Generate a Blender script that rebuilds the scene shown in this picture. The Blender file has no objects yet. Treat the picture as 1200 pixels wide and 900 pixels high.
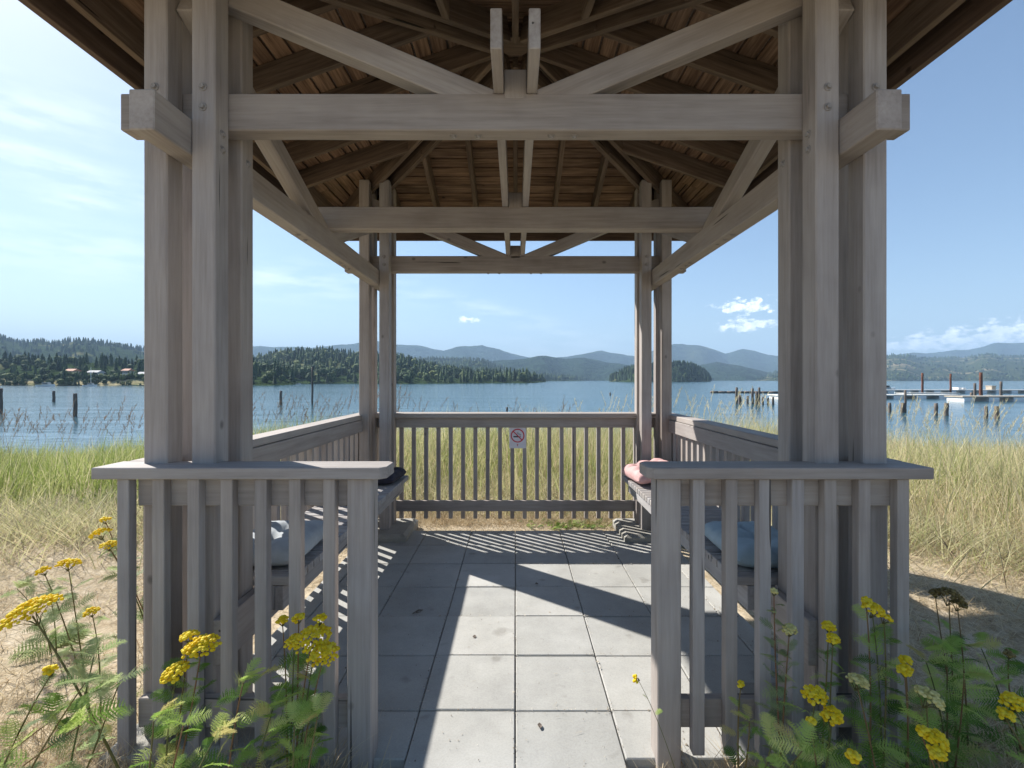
import bpy, bmesh, math, random
import numpy as np
from mathutils import Vector, Matrix

random.seed(7)
RNG = np.random.default_rng(11)
scene = bpy.context.scene
COL = scene.collection
PI = math.pi

# ------------------------------------------------------------------ camera maths
F, CX, CY, CAMZ = 564.0, 604.0, 445.0, 1.40
def P(px, py, Y):
    """world point at depth Y (metres in front of the camera) seen at that place of the photograph"""
    return Vector(((px-CX)*Y/F, Y, CAMZ-(py-CY)*Y/F))

# ------------------------------------------------------------------ object helpers
WL = {}
def link(o, parent=None):
    COL.objects.link(o)
    if parent is not None:
        o.parent = parent
        o.location = Vector(o.location) - WL[parent.name]
        WL[o.name] = WL[parent.name] + Vector(o.location)
    else:
        WL[o.name] = Vector(o.location)
    return o

def tag(o, label=None, cat=None, group=None, kind=None):
    if label: o['label'] = label
    if cat: o['category'] = cat
    if group: o['group'] = group
    if kind: o['kind'] = kind
    return o

def empty(name, loc, label, cat, group=None):
    o = bpy.data.objects.new(name, None)
    o.empty_display_size = 0.2
    o.location = loc
    link(o)
    return tag(o, label, cat, group)

class MB:
    """collects chamfered boards and other shapes, with grain coordinates, into one mesh"""
    def __init__(self):
        self.v, self.f, self.gc, self.rn, self.mi = [], [], [], [], []
        self.smooth = []
    def raw(self, verts, faces, gc=None, rnd=None, mi=0, smooth=False):
        b = len(self.v)
        r = random.random() if rnd is None else rnd
        off = Vector((random.uniform(-30, 30), random.uniform(-30, 30), random.uniform(-30, 30)))
        for i, p in enumerate(verts):
            self.v.append(tuple(p)); g = Vector(gc[i]) if gc else Vector(p)
            self.gc.append(tuple(g+off)); self.rn.append(r)
        for f in faces:
            self.f.append([b+i for i in f]); self.mi.append(mi); self.smooth.append(smooth)
        return self
    def board(self, p0, p1, w, t, up=(0, 0, 1), c=0.003, mi=0, rnd=None):
        """board from p0 to p1 (centre line), w wide across, t thick along up"""
        p0, p1 = Vector(p0), Vector(p1)
        ax = (p1-p0); L = ax.length; ax.normalize()
        up = Vector(up); side = up.cross(ax).normalized(); upn = ax.cross(side).normalized()
        h = (L/2, w/2, t/2); c = min(c, min(h)*0.45)
        cen = (p0+p1)/2
        idx, vs, gcs = {}, [], []
        S = (-1, 1)
        for sx in S:
            for sy in S:
                for sz in S:
                    s = (sx, sy, sz)
                    for a in range(3):
                        l = [s[k]*(h[k] if k == a else h[k]-c) for k in range(3)]
                        idx[(sx, sy, sz, a)] = len(vs)
                        vs.append(cen+ax*l[0]+side*l[1]+upn*l[2]); gcs.append((l[0], l[1], l[2]))
        fs = []
        for a in range(3):
            b_, c_ = (a+1) % 3, (a+2) % 3
            for s in S:
                q = []
                for (u, v) in ((-1, -1), (1, -1), (1, 1), (-1, 1)):
                    k = [0, 0, 0]; k[a] = s; k[b_] = u; k[c_] = v
                    q.append(idx[(k[0], k[1], k[2], a)])
                fs.append(q if s > 0 else q[::-1])
        for a in range(3):      # edges that run along axis a, between faces b and c
            b_, c_ = (a+1) % 3, (a+2) % 3
            for sb in S:
                for sc in S:
                    k0 = [0, 0, 0]; k0[b_] = sb; k0[c_] = sc; k1 = list(k0); k0[a] = -1; k1[a] = 1
                    q = [idx[(*k0, b_)], idx[(*k1, b_)], idx[(*k1, c_)], idx[(*k0, c_)]]
                    fs.append(q if sb*sc < 0 else q[::-1])
        for sx in S:
            for sy in S:
                for sz in S:
                    q = [idx[(sx, sy, sz, 0)], idx[(sx, sy, sz, 1)], idx[(sx, sy, sz, 2)]]
                    fs.append(q if sx*sy*sz > 0 else q[::-1])
        return self.raw(vs, fs, gcs, rnd, mi)
    def box(self, x0, x1, y0, y1, z0, z1, c=0.003, mi=0, rnd=None):
        d = (x1-x0, y1-y0, z1-z0); a = d.index(max(d))
        m = ((x0+x1)/2, (y0+y1)/2, (z0+z1)/2)
        if a == 0: return self.board((x0, m[1], m[2]), (x1, m[1], m[2]), d[1], d[2], (0, 0, 1), c, mi, rnd)
        if a == 1: return self.board((m[0], y0, m[2]), (m[0], y1, m[2]), d[0], d[2], (0, 0, 1), c, mi, rnd)
        return self.board((m[0], m[1], z0), (m[0], m[1], z1), d[0], d[1], (0, 1, 0), c, mi, rnd)
    def tube(self, pts, radii, n=7, mi=0, rnd=None, cap=True):
        pts = [Vector(p) for p in pts]
        vs, fs, gc = [], [], []
        L = 0
        for i, p in enumerate(pts):
            d = (pts[min(i+1, len(pts)-1)]-pts[max(i-1, 0)]).normalized()
            ref = Vector((0, 0, 1)) if abs(d.z) < .9 else Vector((1, 0, 0))
            a = d.cross(ref).normalized(); b = d.cross(a).normalized()
            if i: L += (p-pts[i-1]).length
            for k in range(n):
                t = 2*PI*k/n
                vs.append(p+(a*math.cos(t)+b*math.sin(t))*radii[i]); gc.append((L, radii[i]*math.cos(t), radii[i]*math.sin(t)))
        for i in range(len(pts)-1):
            for k in range(n):
                fs.append([i*n+k, i*n+(k+1) % n, (i+1)*n+(k+1) % n, (i+1)*n+k])
        if cap:
            fs.append([k for k in range(n)][::-1]); fs.append([(len(pts)-1)*n+k for k in range(n)])
        return self.raw(vs, fs, gc, rnd, mi, True)
    def build(self, name, mats, parent=None, origin=None, recalc=True):
        me = bpy.data.meshes.new(name)
        if origin is None:
            a = np.array(self.v); lo, hi = a.min(0), a.max(0)
            origin = ((lo[0]+hi[0])/2, (lo[1]+hi[1])/2, lo[2])
        o0 = Vector(origin)
        me.from_pydata([tuple(Vector(p)-o0) for p in self.v], [], self.f)
        for m in (mats if isinstance(mats, (list, tuple)) else [mats]): me.materials.append(m)
        me.polygons.foreach_set('material_index', self.mi)
        me.polygons.foreach_set('use_smooth', self.smooth)
        at = me.attributes.new('gc', 'FLOAT_VECTOR', 'POINT'); at.data.foreach_set('vector', np.array(self.gc, dtype=np.float32).ravel())
        at = me.attributes.new('rnd', 'FLOAT', 'POINT'); at.data.foreach_set('value', np.array(self.rn, dtype=np.float32))
        if recalc:
            bm = bmesh.new(); bm.from_mesh(me); bmesh.ops.recalc_face_normals(bm, faces=bm.faces); bm.to_mesh(me); bm.free()
        me.update()
        o = bpy.data.objects.new(name, me); o.location = o0
        return link(o, parent)

def np_mesh(name, verts, quads=None, tris=None, mats=None, rnd=None, smooth=False, parent=None):
    """big meshes straight from arrays"""
    me = bpy.data.meshes.new(name)
    nq = 0 if quads is None else len(quads); nt = 0 if tris is None else len(tris)
    me.vertices.add(len(verts)); me.vertices.foreach_set('co', np.asarray(verts, dtype=np.float32).ravel())
    me.loops.add(nq*4+nt*3); me.polygons.add(nq+nt)
    li = []
    if nq: li.append(np.asarray(quads, dtype=np.int32).ravel())
    if nt: li.append(np.asarray(tris, dtype=np.int32).ravel())
    me.loops.foreach_set('vertex_index', np.concatenate(li))
    st = np.concatenate([np.arange(nq, dtype=np.int32)*4, nq*4+np.arange(nt, dtype=np.int32)*3])
    me.polygons.foreach_set('loop_start', st)
    if smooth: me.polygons.foreach_set('use_smooth', np.ones(nq+nt, dtype=bool))
    me.update(calc_edges=True); me.validate()
    if rnd is not None:
        at = me.attributes.new('rnd', 'FLOAT', 'POINT'); at.data.foreach_set('value', np.asarray(rnd, dtype=np.float32))
    for m in (mats or []): me.materials.append(m)
    o = bpy.data.objects.new(name, me)
    return link(o, parent)

# ------------------------------------------------------------------ material helpers
def newmat(name):
    m = bpy.data.materials.new(name); m.use_nodes = True
    nt = m.node_tree; nt.nodes.clear()
    out = nt.nodes.new('ShaderNodeOutputMaterial')
    b = nt.nodes.new('ShaderNodeBsdfPrincipled')
    nt.links.new(b.outputs[0], out.inputs[0])
    return m, nt, b, out
def N(nt, t, **kw):
    n = nt.nodes.new(t)
    for k, v in kw.items():
        if k in n.inputs: n.inputs[k].default_value = v
        else: setattr(n, k, v)
    return n
def noise(nt, vec, scale, detail=4, rough=.55, stretch=None):
    if stretch:
        mp = N(nt, 'ShaderNodeMapping'); mp.inputs['Scale'].default_value = stretch
        nt.links.new(vec, mp.inputs[0]); vec = mp.outputs[0]
    n = N(nt, 'ShaderNodeTexNoise'); n.inputs['Scale'].default_value = scale
    n.inputs['Detail'].default_value = detail; n.inputs['Roughness'].default_value = rough
    nt.links.new(vec, n.inputs['Vector']); return n.outputs[0]
def ramp(nt, fac, stops, interp='LINEAR'):
    r = N(nt, 'ShaderNodeValToRGB'); e = r.color_ramp.elements; r.color_ramp.interpolation = interp
    e[0].position, e[0].color = stops[0][0], (*stops[0][1], 1)
    e[1].position, e[1].color = stops[-1][0], (*stops[-1][1], 1)
    for p, c in stops[1:-1]:
        k = e.new(p); k.color = (*c, 1)
    nt.links.new(fac, r.inputs[0]); return r.outputs[0]
def mix(nt, fac, a, b, mode='MIX'):
    m = N(nt, 'ShaderNodeMix', data_type='RGBA', blend_type=mode)
    for s, v in ((m.inputs[0], fac), (m.inputs[6], a), (m.inputs[7], b)):
        if isinstance(v, (int, float)): s.default_value = v
        elif isinstance(v, tuple): s.default_value = (*v, 1)
        else: nt.links.new(v, s)
    return m.outputs[2]
def math_(nt, op, a, b=None, clamp=False):
    m = N(nt, 'ShaderNodeMath', operation=op, use_clamp=clamp)
    for i, v in enumerate((a, b)):
        if v is None: continue
        if isinstance(v, (int, float)): m.inputs[i].default_value = v
        else: nt.links.new(v, m.inputs[i])
    return m.outputs[0]
def attr(nt, name, out='Fac'):
    return N(nt, 'ShaderNodeAttribute', attribute_name=name).outputs[out]
def bump(nt, b, h, strength, dist):
    n = N(nt, 'ShaderNodeBump'); n.inputs['Strength'].default_value = strength; n.inputs['Distance'].default_value = dist
    nt.links.new(h, n.inputs['Height']); nt.links.new(n.outputs[0], b.inputs['Normal'])
def geo_pos(nt): return N(nt, 'ShaderNodeNewGeometry').outputs['Position']

def wood(name, dark, mid, light, grain=1.0, rough=.75, bumpd=.0012, warm=None):
    m, nt, b, _ = newmat(name)
    g = attr(nt, 'gc', 'Vector'); r = attr(nt, 'rnd')
    fine = noise(nt, g, 60, 6, .65, (.05, 1, 1))
    broad = noise(nt, g, 9, 4, .6, (.12, 1, 1))
    blot = noise(nt, g, 3.2, 3, .6)
    f = math_(nt, 'ADD', math_(nt, 'MULTIPLY', fine, .5*grain), math_(nt, 'MULTIPLY', broad, .5))
    c = ramp(nt, f, [(.31, dark), (.5, mid), (.70, light)])
    c = mix(nt, .8, c, ramp(nt, r, [(0, (.74, .74, .77)), (.2, (1.0, .955, .92)), (.4, (.93, .95, 1.0)), (.6, (1.06, 1.02, .97)), (.8, (.86, .82, .79)), (1, (1.1, 1.09, 1.08))]), 'MULTIPLY')
    c = mix(nt, .65, c, ramp(nt, blot, [(.32, (.82, .81, .81)), (.52, (1, 1, 1)), (.72, (1.09, 1.07, 1.04))]), 'MULTIPLY')
    # long drying checks along the grain
    chk = noise(nt, g, 28, 2, .4, (.035, 1, 1))
    ck = ramp(nt, chk, [(.262, (1, 1, 1)), (.28, (0, 0, 0))])
    c = mix(nt, ck, c, tuple(x*.35 for x in dark))
    # knots
    vo = N(nt, 'ShaderNodeTexVoronoi'); vo.inputs['Scale'].default_value = 4.2; vo.inputs['Randomness'].default_value = 1
    mp = N(nt, 'ShaderNodeMapping'); mp.inputs['Scale'].default_value = (.7, 1, 1); nt.links.new(g, mp.inputs[0]); nt.links.new(mp.outputs[0], vo.inputs[0])
    kn = ramp(nt, vo.outputs['Distance'], [(.03, (.75, .75, .75)), (.07, (0, 0, 0))])
    c = mix(nt, kn, c, tuple(x*.45 for x in dark))
    nt.links.new(c, b.inputs['Base Color'])
    b.inputs['Roughness'].default_value = rough
    b.inputs['Specular IOR Level'].default_value = .3
    h = math_(nt, 'SUBTRACT', f, math_(nt, 'MULTIPLY', ck, .8))
    bump(nt, b, h, .5, bumpd)
    return m

M = {}
M['stain'] = wood('taupe_stained_wood', (.25, .222, .205), (.355, .325, .303), (.44, .408, .382), 1.0)
M['slatw'] = wood('weathered_bench_wood', (.24, .225, .22), (.35, .335, .325), (.45, .435, .42), 1.0)
M['roofw'] = wood('brown_roof_timber', (.05, .036, .027), (.105, .076, .056), (.20, .15, .112), 1.2, .8)
M['deckw'] = wood('reddish_sheathing_boards', (.04, .023, .015), (.125, .078, .050), (.30, .20, .132), 1.3, .8, .002)
M['fasciaw'] = wood('brown_fascia', (.05, .032, .024), (.10, .068, .05), (.18, .13, .10), 1.0)
M['shingle'] = wood('cedar_shingles', (.08, .06, .05), (.16, .13, .11), (.25, .21, .18), 1.2)
M['pile'] = wood('wet_old_piling', (.05, .042, .036), (.11, .09, .075), (.21, .175, .145), 1.3)
M['rust'] = wood('rusty_steel_pile', (.10, .035, .02), (.17, .065, .035), (.24, .10, .055), .8)

def simple(name, col, rough=.6, metal=0, var=.0, scale=20, bumps=0, bdist=.002):
    m, nt, b, _ = newmat(name)
    p = N(nt, 'ShaderNodeTexCoord').outputs['Object']
    n = noise(nt, p, scale, 5, .6)
    lo = tuple(max(0, c*(1-var)) for c in col); hi = tuple(min(1, c*(1+var)) for c in col)
    c = ramp(nt, n, [(.3, lo), (.7, hi)])
    nt.links.new(c, b.inputs['Base Color']); b.inputs['Roughness'].default_value = rough; b.inputs['Metallic'].default_value = metal
    if bumps: bump(nt, b, n, bumps, bdist)
    return m
M['bolt'] = simple('galvanised_bolt', (.27, .25, .235), .8, .0, .3, 60)
M['black'] = simple('black_cloth', (.012, .012, .018), .9, 0, .4, 30)
M['navy'] = simple('dark_navy_cloth', (.022, .022, .036), .9, 0, .35, 40, .3, .002)
M['pink'] = simple('faded_pink_cloth', (.56, .34, .33), .9, 0, .14, 14, .3, .002)
M['bluec'] = simple('grey_blue_cloth', (.36, .39, .41), .9, 0, .16, 9, .3, .002)
M['teal'] = simple('faded_blue_cloth', (.31, .40, .45), .9, 0, .14, 9, .3, .002)
M['white'] = simple('white_paint', (.78, .78, .76), .5, 0, .08, 3)
M['cream'] = simple('cream_wall', (.44, .42, .37), .7, 0, .1, 1)
M['rooft'] = simple('terracotta_roof', (.42, .17, .09), .8, 0, .2, 1)
M['roofg'] = simple('grey_roof', (.36, .36, .36), .8, 0, .2, 1)
M['glassd'] = simple('dark_window', (.03, .04, .05), .15, 0, .2, 1)
M['dockw'] = simple('pale_dock_planks', (.62, .60, .55), .85, 0, .2, .8)
M['dockd'] = simple('dark_float', (.05, .05, .05), .8, 0, .3, 1)
M['signw'] = simple('white_sign_face', (.70, .68, .72), .45, 0, .05, 10)
M['signr'] = simple('red_sign_paint', (.55, .03, .05), .5, 0, .05, 10)
M['signk'] = simple('black_sign_paint', (.02, .02, .02), .5, 0, .05, 10)
M['tan'] = simple('tan_cover', (.42, .36, .28), .8, 0, .15, 2)

# concrete
def concrete(name, base, var=.12):
    m, nt, b, _ = newmat(name)
    p = geo_pos(nt); r = attr(nt, 'rnd')
    n1 = noise(nt, p, 4, 6, .65); n2 = noise(nt, p, 130, 3, .6); n3 = noise(nt, p, 1.1, 3, .5); n4 = noise(nt, p, 900, 1, .5)
    c = ramp(nt, n1, [(.3, tuple(x*(1-var) for x in base)), (.7, tuple(x*(1+var) for x in base))])
    c = mix(nt, 1.0, c, ramp(nt, r, [(0, (.90, .90, .89)), (1, (1.08, 1.07, 1.05))]), 'MULTIPLY')
    c = mix(nt, .7, c, ramp(nt, n2, [(.3, (.86, .86, .86)), (.6, (1.03, 1.03, 1.03))]), 'MULTIPLY')
    c = mix(nt, .6, c, ramp(nt, n3, [(.35, (.84, .83, .80)), (.65, (1.05, 1.05, 1.05))]), 'MULTIPLY')
    sp = ramp(nt, n4, [(.26, (.45, .43, .40)), (.33, (1, 1, 1))])
    c = mix(nt, .6, c, sp, 'MULTIPLY')
    # dark stains
    st = ramp(nt, noise(nt, p, 7.3, 2, .4), [(.24, (.5, .48, .45)), (.33, (1, 1, 1))])
    c = mix(nt, .5, c, st, 'MULTIPLY')
    nt.links.new(c, b.inputs['Base Color']); b.inputs['Roughness'].default_value = .9; b.inputs['Specular IOR Level'].default_value = .25
    bump(nt, b, math_(nt, 'ADD', n2, math_(nt, 'MULTIPLY', n4, .5)), .35, .0015)
    return m
M['paver'] = concrete('concrete_pavers', (.42, .42, .405))
M['footing'] = concrete('concrete_footing', (.36, .35, .32), .2)

# dry ground
def ground_mat():
    m, nt, b, _ = newmat('dry_straw_ground')
    p = geo_pos(nt)
    big = noise(nt, p, .55, 5, .6); mid = noise(nt, p, 7, 8, .8); fine = noise(nt, p, 45, 5, .75, (1, .45, 1)); fib = noise(nt, p, 140, 3, .7, (.25, 1, 1))
    c = ramp(nt, mid, [(.3, (.22, .17, .11)), (.43, (.42, .34, .23)), (.58, (.54, .46, .34)), (.75, (.64, .57, .45))])
    c = mix(nt, .8, c, ramp(nt, fine, [(.3, (.5, .48, .44)), (.55, (1, 1, 1)), (.75, (1.25, 1.22, 1.18))]), 'MULTIPLY')
    c = mix(nt, .6, c, ramp(nt, fib, [(.35, (.72, .7, .66)), (.62, (1.15, 1.13, 1.1))]), 'MULTIPLY')
    c = mix(nt, ramp(nt, big, [(.52, (0, 0, 0)), (.72, (.55, .55, .55))]), c, (.17, .18, .07))
    nt.links.new(c, b.inputs['Base Color']); b.inputs['Roughness'].default_value = .95; b.inputs['Specular IOR Level'].default_value = .1
    bump(nt, b, math_(nt, 'ADD', math_(nt, 'ADD', fine, math_(nt, 'MULTIPLY', mid, .5)), fib), .7, .006)
    return m
M['ground'] = ground_mat()

def leafy(name, stops, trans=.4, rough=.6, posvar=None):
    """thin foliage: diffuse + translucent, colour from the per-leaf attribute"""
    m, nt, b, out = newmat(name)
    r = attr(nt, 'rnd')
    c = ramp(nt, r, stops)
    if posvar:
        n = noise(nt, geo_pos(nt), posvar, 3, .5)
        c = mix(nt, .8, c, ramp(nt, n, [(.3, (.7, .72, .62)), (.7, (1.2, 1.15, 1.1))]), 'MULTIPLY')
    nt.links.new(c, b.inputs['Base Color']); b.inputs['Roughness'].default_value = rough; b.inputs['Specular IOR Level'].default_value = .25
    if trans:
        t = N(nt, 'ShaderNodeBsdfTranslucent'); nt.links.new(c, t.inputs[0])
        mx = N(nt, 'ShaderNodeMixShader'); mx.inputs[0].default_value = trans
        nt.links.new(b.outputs[0], mx.inputs[1]); nt.links.new(t.outputs[0], mx.inputs[2]); nt.links.new(mx.outputs[0], out.inputs[0])
    return m
M['grass'] = leafy('tall_grass_blades', [(0, (.13, .20, .04)), (.25, (.24, .31, .08)), (.45, (.36, .40, .15)), (.65, (.50, .50, .26)), (.85, (.64, .58, .40)), (.92, (.58, .48, .32)), (.96, (.17, .14, .12)), (1, (.15, .12, .10))], .45, .6, .8)
M['straw'] = leafy('dry_straw_blades', [(0, (.14, .17, .05)), (.12, (.28, .22, .11)), (.4, (.50, .40, .24)), (.75, (.66, .56, .38)), (1, (.34, .22, .12))], .3)
M['fern'] = leafy('feathery_leaves', [(0, (.09, .18, .035)), (.3, (.19, .33, .06)), (.65, (.38, .52, .13)), (.9, (.58, .64, .24)), (1, (.50, .42, .18))], .5)
M['fernpale'] = leafy('grey_green_leaves', [(0, (.20, .27, .12)), (.5, (.32, .40, .19)), (1, (.48, .52, .26))], .5)
M['stem'] = leafy('plant_stems', [(0, (.10, .12, .04)), (.5, (.16, .13, .05)), (1, (.22, .11, .06))], 0)
M['yellow'] = leafy('yellow_florets', [(0, (.78, .52, .01)), (.5, (.92, .72, .02)), (1, (.95, .82, .08))], .4)
M['palefl'] = leafy('faded_florets', [(0, (.55, .48, .14)), (1, (.75, .68, .30))], .25)
M['brownfl'] = leafy('dried_florets', [(0, (.10, .07, .02)), (1, (.22, .16, .05))], .05)
M['conifer'] = leafy('conifer_foliage', [(0, (.012, .030, .014)), (.45, (.030, .060, .024)), (.8, (.060, .095, .032)), (1, (.12, .15, .05))], 0, .9)

def hill_mat(name, base, pale, sc, amt=.5):
    m, nt, b, _ = newmat(name)
    p = geo_pos(nt)
    n1 = noise(nt, p, sc, 5, .6); n2 = noise(nt, p, sc*9, 4, .7)
    c = ramp(nt, n2, [(.3, tuple(x*.55 for x in base)), (.7, tuple(x*1.35 for x in base))])
    c = mix(nt, ramp(nt, n1, [(.55, (0, 0, 0)), (.66, (amt, amt, amt))]), c, pale)
    nt.links.new(c, b.inputs['Base Color']); b.inputs['Roughness'].default_value = 1; b.inputs['Specular IOR Level'].default_value = 0
    bump(nt, b, n2, 1, .08/sc)
    return m
M['hillnear'] = hill_mat('wooded_slope', (.035, .055, .022), (.30, .26, .13), .006, .55)
M['hillmid'] = hill_mat('far_wooded_slope', (.030, .052, .022), (.12, .12, .06), .003, .5)
M['hillright'] = hill_mat('patchy_slope', (.045, .06, .025), (.32, .26, .16), .008, .8)
M['mountain'] = hill_mat('mountain_forest', (.020, .036, .020), (.09, .09, .05), .0012, .5)

def water_mat():
    m, nt, b, _ = newmat('sea_water')
    p = geo_pos(nt)
    b.inputs['Base Color'].default_value = (.04, .11, .15, 1)
    b.inputs['Roughness'].default_value = .12; b.inputs['IOR'].default_value = 1.33
    a = noise(nt, p, 1.3, 4, .6, (.55, 1.5, 1)); c = noise(nt, p, .16, 4, .6, (.5, 1.6, 1)); d = noise(nt, p, .012, 3, .5, (.4, 2.2, 1))
    h = math_(nt, 'ADD', math_(nt, 'MULTIPLY', a, .22), math_(nt, 'MULTIPLY', c, 1.1))
    amp = ramp(nt, d, [(.35, (.45, .45, .45)), (.65, (1, 1, 1))])
    bump(nt, b, math_(nt, 'MULTIPLY', h, amp), 1.0, .22)
    return m
M['water'] = water_mat()

# ------------------------------------------------------------------ sun, sky, camera
KX, KZ = .97, .77                     # shadow of a 1 m pole on the floor: 0.97 m right, 0.77 m towards the camera
sunv = Vector((-KX, KZ, 1)).normalized()
elev = math.asin(sunv.z); azim = math.atan2(sunv.x, sunv.y)
sl = bpy.data.lights.new('sun', 'SUN'); sl.energy = 3.8; sl.angle = math.radians(.53); sl.color = (1, .955, .89)
so = bpy.data.objects.new('sun', sl); so.rotation_euler = sunv.to_track_quat('Z', 'Y').to_euler(); so.location = (-20, 16, 25); COL.objects.link(so)

world = bpy.data.worlds.new('World'); scene.world = world; world.use_nodes = True
wt = world.node_tree; wt.nodes.clear()
wo = wt.nodes.new('ShaderNodeOutputWorld'); bg = wt.nodes.new('ShaderNodeBackground')
sky = wt.nodes.new('ShaderNodeTexSky'); sky.sky_type = 'NISHITA'; sky.sun_disc = False
sky.sun_elevation = elev; sky.sun_rotation = azim
sky.air_density = 1.0; sky.dust_density = .4; sky.ozone_density = 2.0
bg.inputs['Strength'].default_value = .06
wt.links.new(bg.outputs[0], wo.inputs[0])
tc = wt.nodes.new('ShaderNodeTexCoord')
sep = wt.nodes.new('ShaderNodeSeparateXYZ'); wt.links.new(tc.outputs['Generated'], sep.inputs[0])
az = math_(wt, 'ARCTAN2', sep.outputs[0], sep.outputs[1])
el = math_(wt, 'ARCSINE', sep.outputs[2])
cmb = wt.nodes.new('ShaderNodeCombineXYZ'); wt.links.new(az, cmb.inputs[0]); wt.links.new(el, cmb.inputs[1])
def azel(px, py):
    dx = px-CX
    return math.atan2(dx, F), math.atan2(CY-py, math.hypot(F, dx))
def blob(px, py, hw, hh, tilt=0, flat=False):
    a0, e0 = azel(px, py); sa = hw/F*math.cos(a0)**2; se = hh/F*math.cos(a0)
    da = math_(wt, 'SUBTRACT', az, a0); de = math_(wt, 'SUBTRACT', el, e0)
    if tilt: de = math_(wt, 'SUBTRACT', de, math_(wt, 'MULTIPLY', da, tilt))
    q = math_(wt, 'ADD', math_(wt, 'POWER', math_(wt, 'ABSOLUTE', math_(wt, 'DIVIDE', da, sa)), 2), math_(wt, 'POWER', math_(wt, 'ABSOLUTE', math_(wt, 'DIVIDE', de, se)), 2))
    return math_(wt, 'EXPONENT', math_(wt, 'MULTIPLY', q, -1))
def summed(l):
    s = l[0]
    for x in l[1:]: s = math_(wt, 'MAXIMUM', s, x)
    return s
n_c = noise(wt, cmb.outputs[0], 48, 8, .62, (1, 1.7, 1))
n_w = noise(wt, cmb.outputs[0], 9, 6, .6, (1, 5, 1))
cum = summed([blob(874, 359, 42, 10), blob(874, 381, 40, 9), blob(1190, 388, 75, 15), blob(1130, 398, 90, 15), blob(1240, 400, 120, 20), blob(1080, 404, 65, 11),
              blob(1420, 385, 150, 25), blob(551, 375, 16, 5), blob(-260, 360, 160, 14)])
cumf = ramp(wt, math_(wt, 'ADD', math_(wt, 'MULTIPLY', cum, .71), math_(wt, 'MULTIPLY', math_(wt, 'SUBTRACT', n_c, .5), 2.1)), [(.36, (0, 0, 0)), (.62, (1, 1, 1))])
cumf = math_(wt, 'MULTIPLY', cumf, ramp(wt, cum, [(.10, (0, 0, 0)), (.35, (1, 1, 1))]))
wis = summed([blob(520, 352, 55, 9, -.1), blob(620, 378, 90, 10, -.28), blob(95, 237, 75, 9, .05), blob(40, 190, 150, 22, -.15), blob(60, 290, 190, 30), blob(-100, 120, 260, 40, .2), blob(650, 405, 90, 12), blob(350, 330, 120, 22)])
wisf = math_(wt, 'MULTIPLY', wis, ramp(wt, n_w, [(.42, (0, 0, 0)), (.75, (1, 1, 1))]))
skyc = mix(wt, math_(wt, 'MULTIPLY', wisf, .5), sky.outputs[0], (11.5, 12, 12.8))
n_s = noise(wt, cmb.outputs[0], 70, 5, .6)
cc = mix(wt, ramp(wt, n_s, [(.35, (0, 0, 0)), (.65, (1, 1, 1))]), (9.5, 10.2, 11.5), (17, 17, 17))
skyc = mix(wt, math_(wt, 'MULTIPLY', cumf, .92), skyc, cc)
wt.links.new(skyc, bg.inputs[0])

cam = bpy.data.cameras.new('camera'); cam.sensor_width = 36; cam.lens = F/1200*36; cam.clip_start = .05; cam.clip_end = 40000
cam.shift_x = -(CX-600)/1200; cam.shift_y = -(450-CY)/1200
co = bpy.data.objects.new('camera', cam); co.location = (0, 0, CAMZ); co.rotation_euler = (PI/2, 0, 0); COL.objects.link(co); scene.camera = co
scene.view_settings.view_transform = 'Standard'; scene.view_settings.look = 'None'; scene.view_settings.gamma = 1
scene.view_settings.exposure = 1.45
scene.cycles.use_denoising = True
scene.cycles.max_bounces = 8; scene.cycles.diffuse_bounces = 5; scene.cycles.glossy_bounces = 3; scene.cycles.transmission_bounces = 4
scene.cycles.volume_bounces = 0; scene.cycles.transparent_max_bounces = 8
scene.cycles.sample_clamp_indirect = 6

# ------------------------------------------------------------------ ground and water
WZ = -1.50
def sst(a, b, x): t = np.clip((x-a)/(b-a), 0, 1); return t*t*(3-2*t)
def gz(x, y):
    x = np.asarray(x, float); y = np.asarray(y, float)
    z = -.035+0*x
    side = sst(2.5, 10, np.abs(x)+.0*y)
    z = z-.42*side*sst(4.5, 9, y)
    z = z+.06*sst(4.7, 6.5, y)
    z = z-1.9*sst(8.5, 17, y)-2.5*sst(16, 45, y)
    out = np.maximum(np.abs(x)-1.7, np.maximum(1.4-y, y-4.8)); amp = np.clip(out*2, 0, 1)
    z = z+amp*(.025*np.sin(x*1.9+y*.7)+.02*np.sin(x*.8-y*2.3+1)+.012*np.sin(x*5.1+y*3.7))
    return z
def axis(parts):
    r = []
    for a, b, s in parts: r += list(np.arange(a, b, s))
    return np.array(r+[parts[-1][1]])
gx = axis([(-7000, -600, 800), (-600, -60, 60), (-60, -14, 5), (-14, 14, .16), (14, 60, 5), (60, 600, 60), (600, 7000, 800)])
gy = axis([(-7000, -600, 800), (-600, -60, 60), (-60, -4, 4), (-4, 20, .16), (20, 60, 5)])
X, Y = np.meshgrid(gx, gy)
def grid_obj(name, X, Y, Z, mat, kind='structure', smooth=True):
    h, w = X.shape
    v = np.stack([X.ravel(), Y.ravel(), Z.ravel()], 1)
    i = np.arange(h*w).reshape(h, w)
    q = np.stack([i[:-1, :-1].ravel(), i[:-1, 1:].ravel(), i[1:, 1:].ravel(), i[1:, :-1].ravel()], 1)
    o = np_mesh(name, v, quads=q, mats=[mat], smooth=smooth); tag(o, kind=kind); return o
grid_obj('ground', X, Y, gz(X, Y), M['ground'])
wx = np.linspace(-8000, 8000, 9); wy = np.linspace(10, 8600, 9)
X, Y = np.meshgrid(wx, wy); grid_obj('water', X, Y, X*0+WZ, M['water'], smooth=False)

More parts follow.
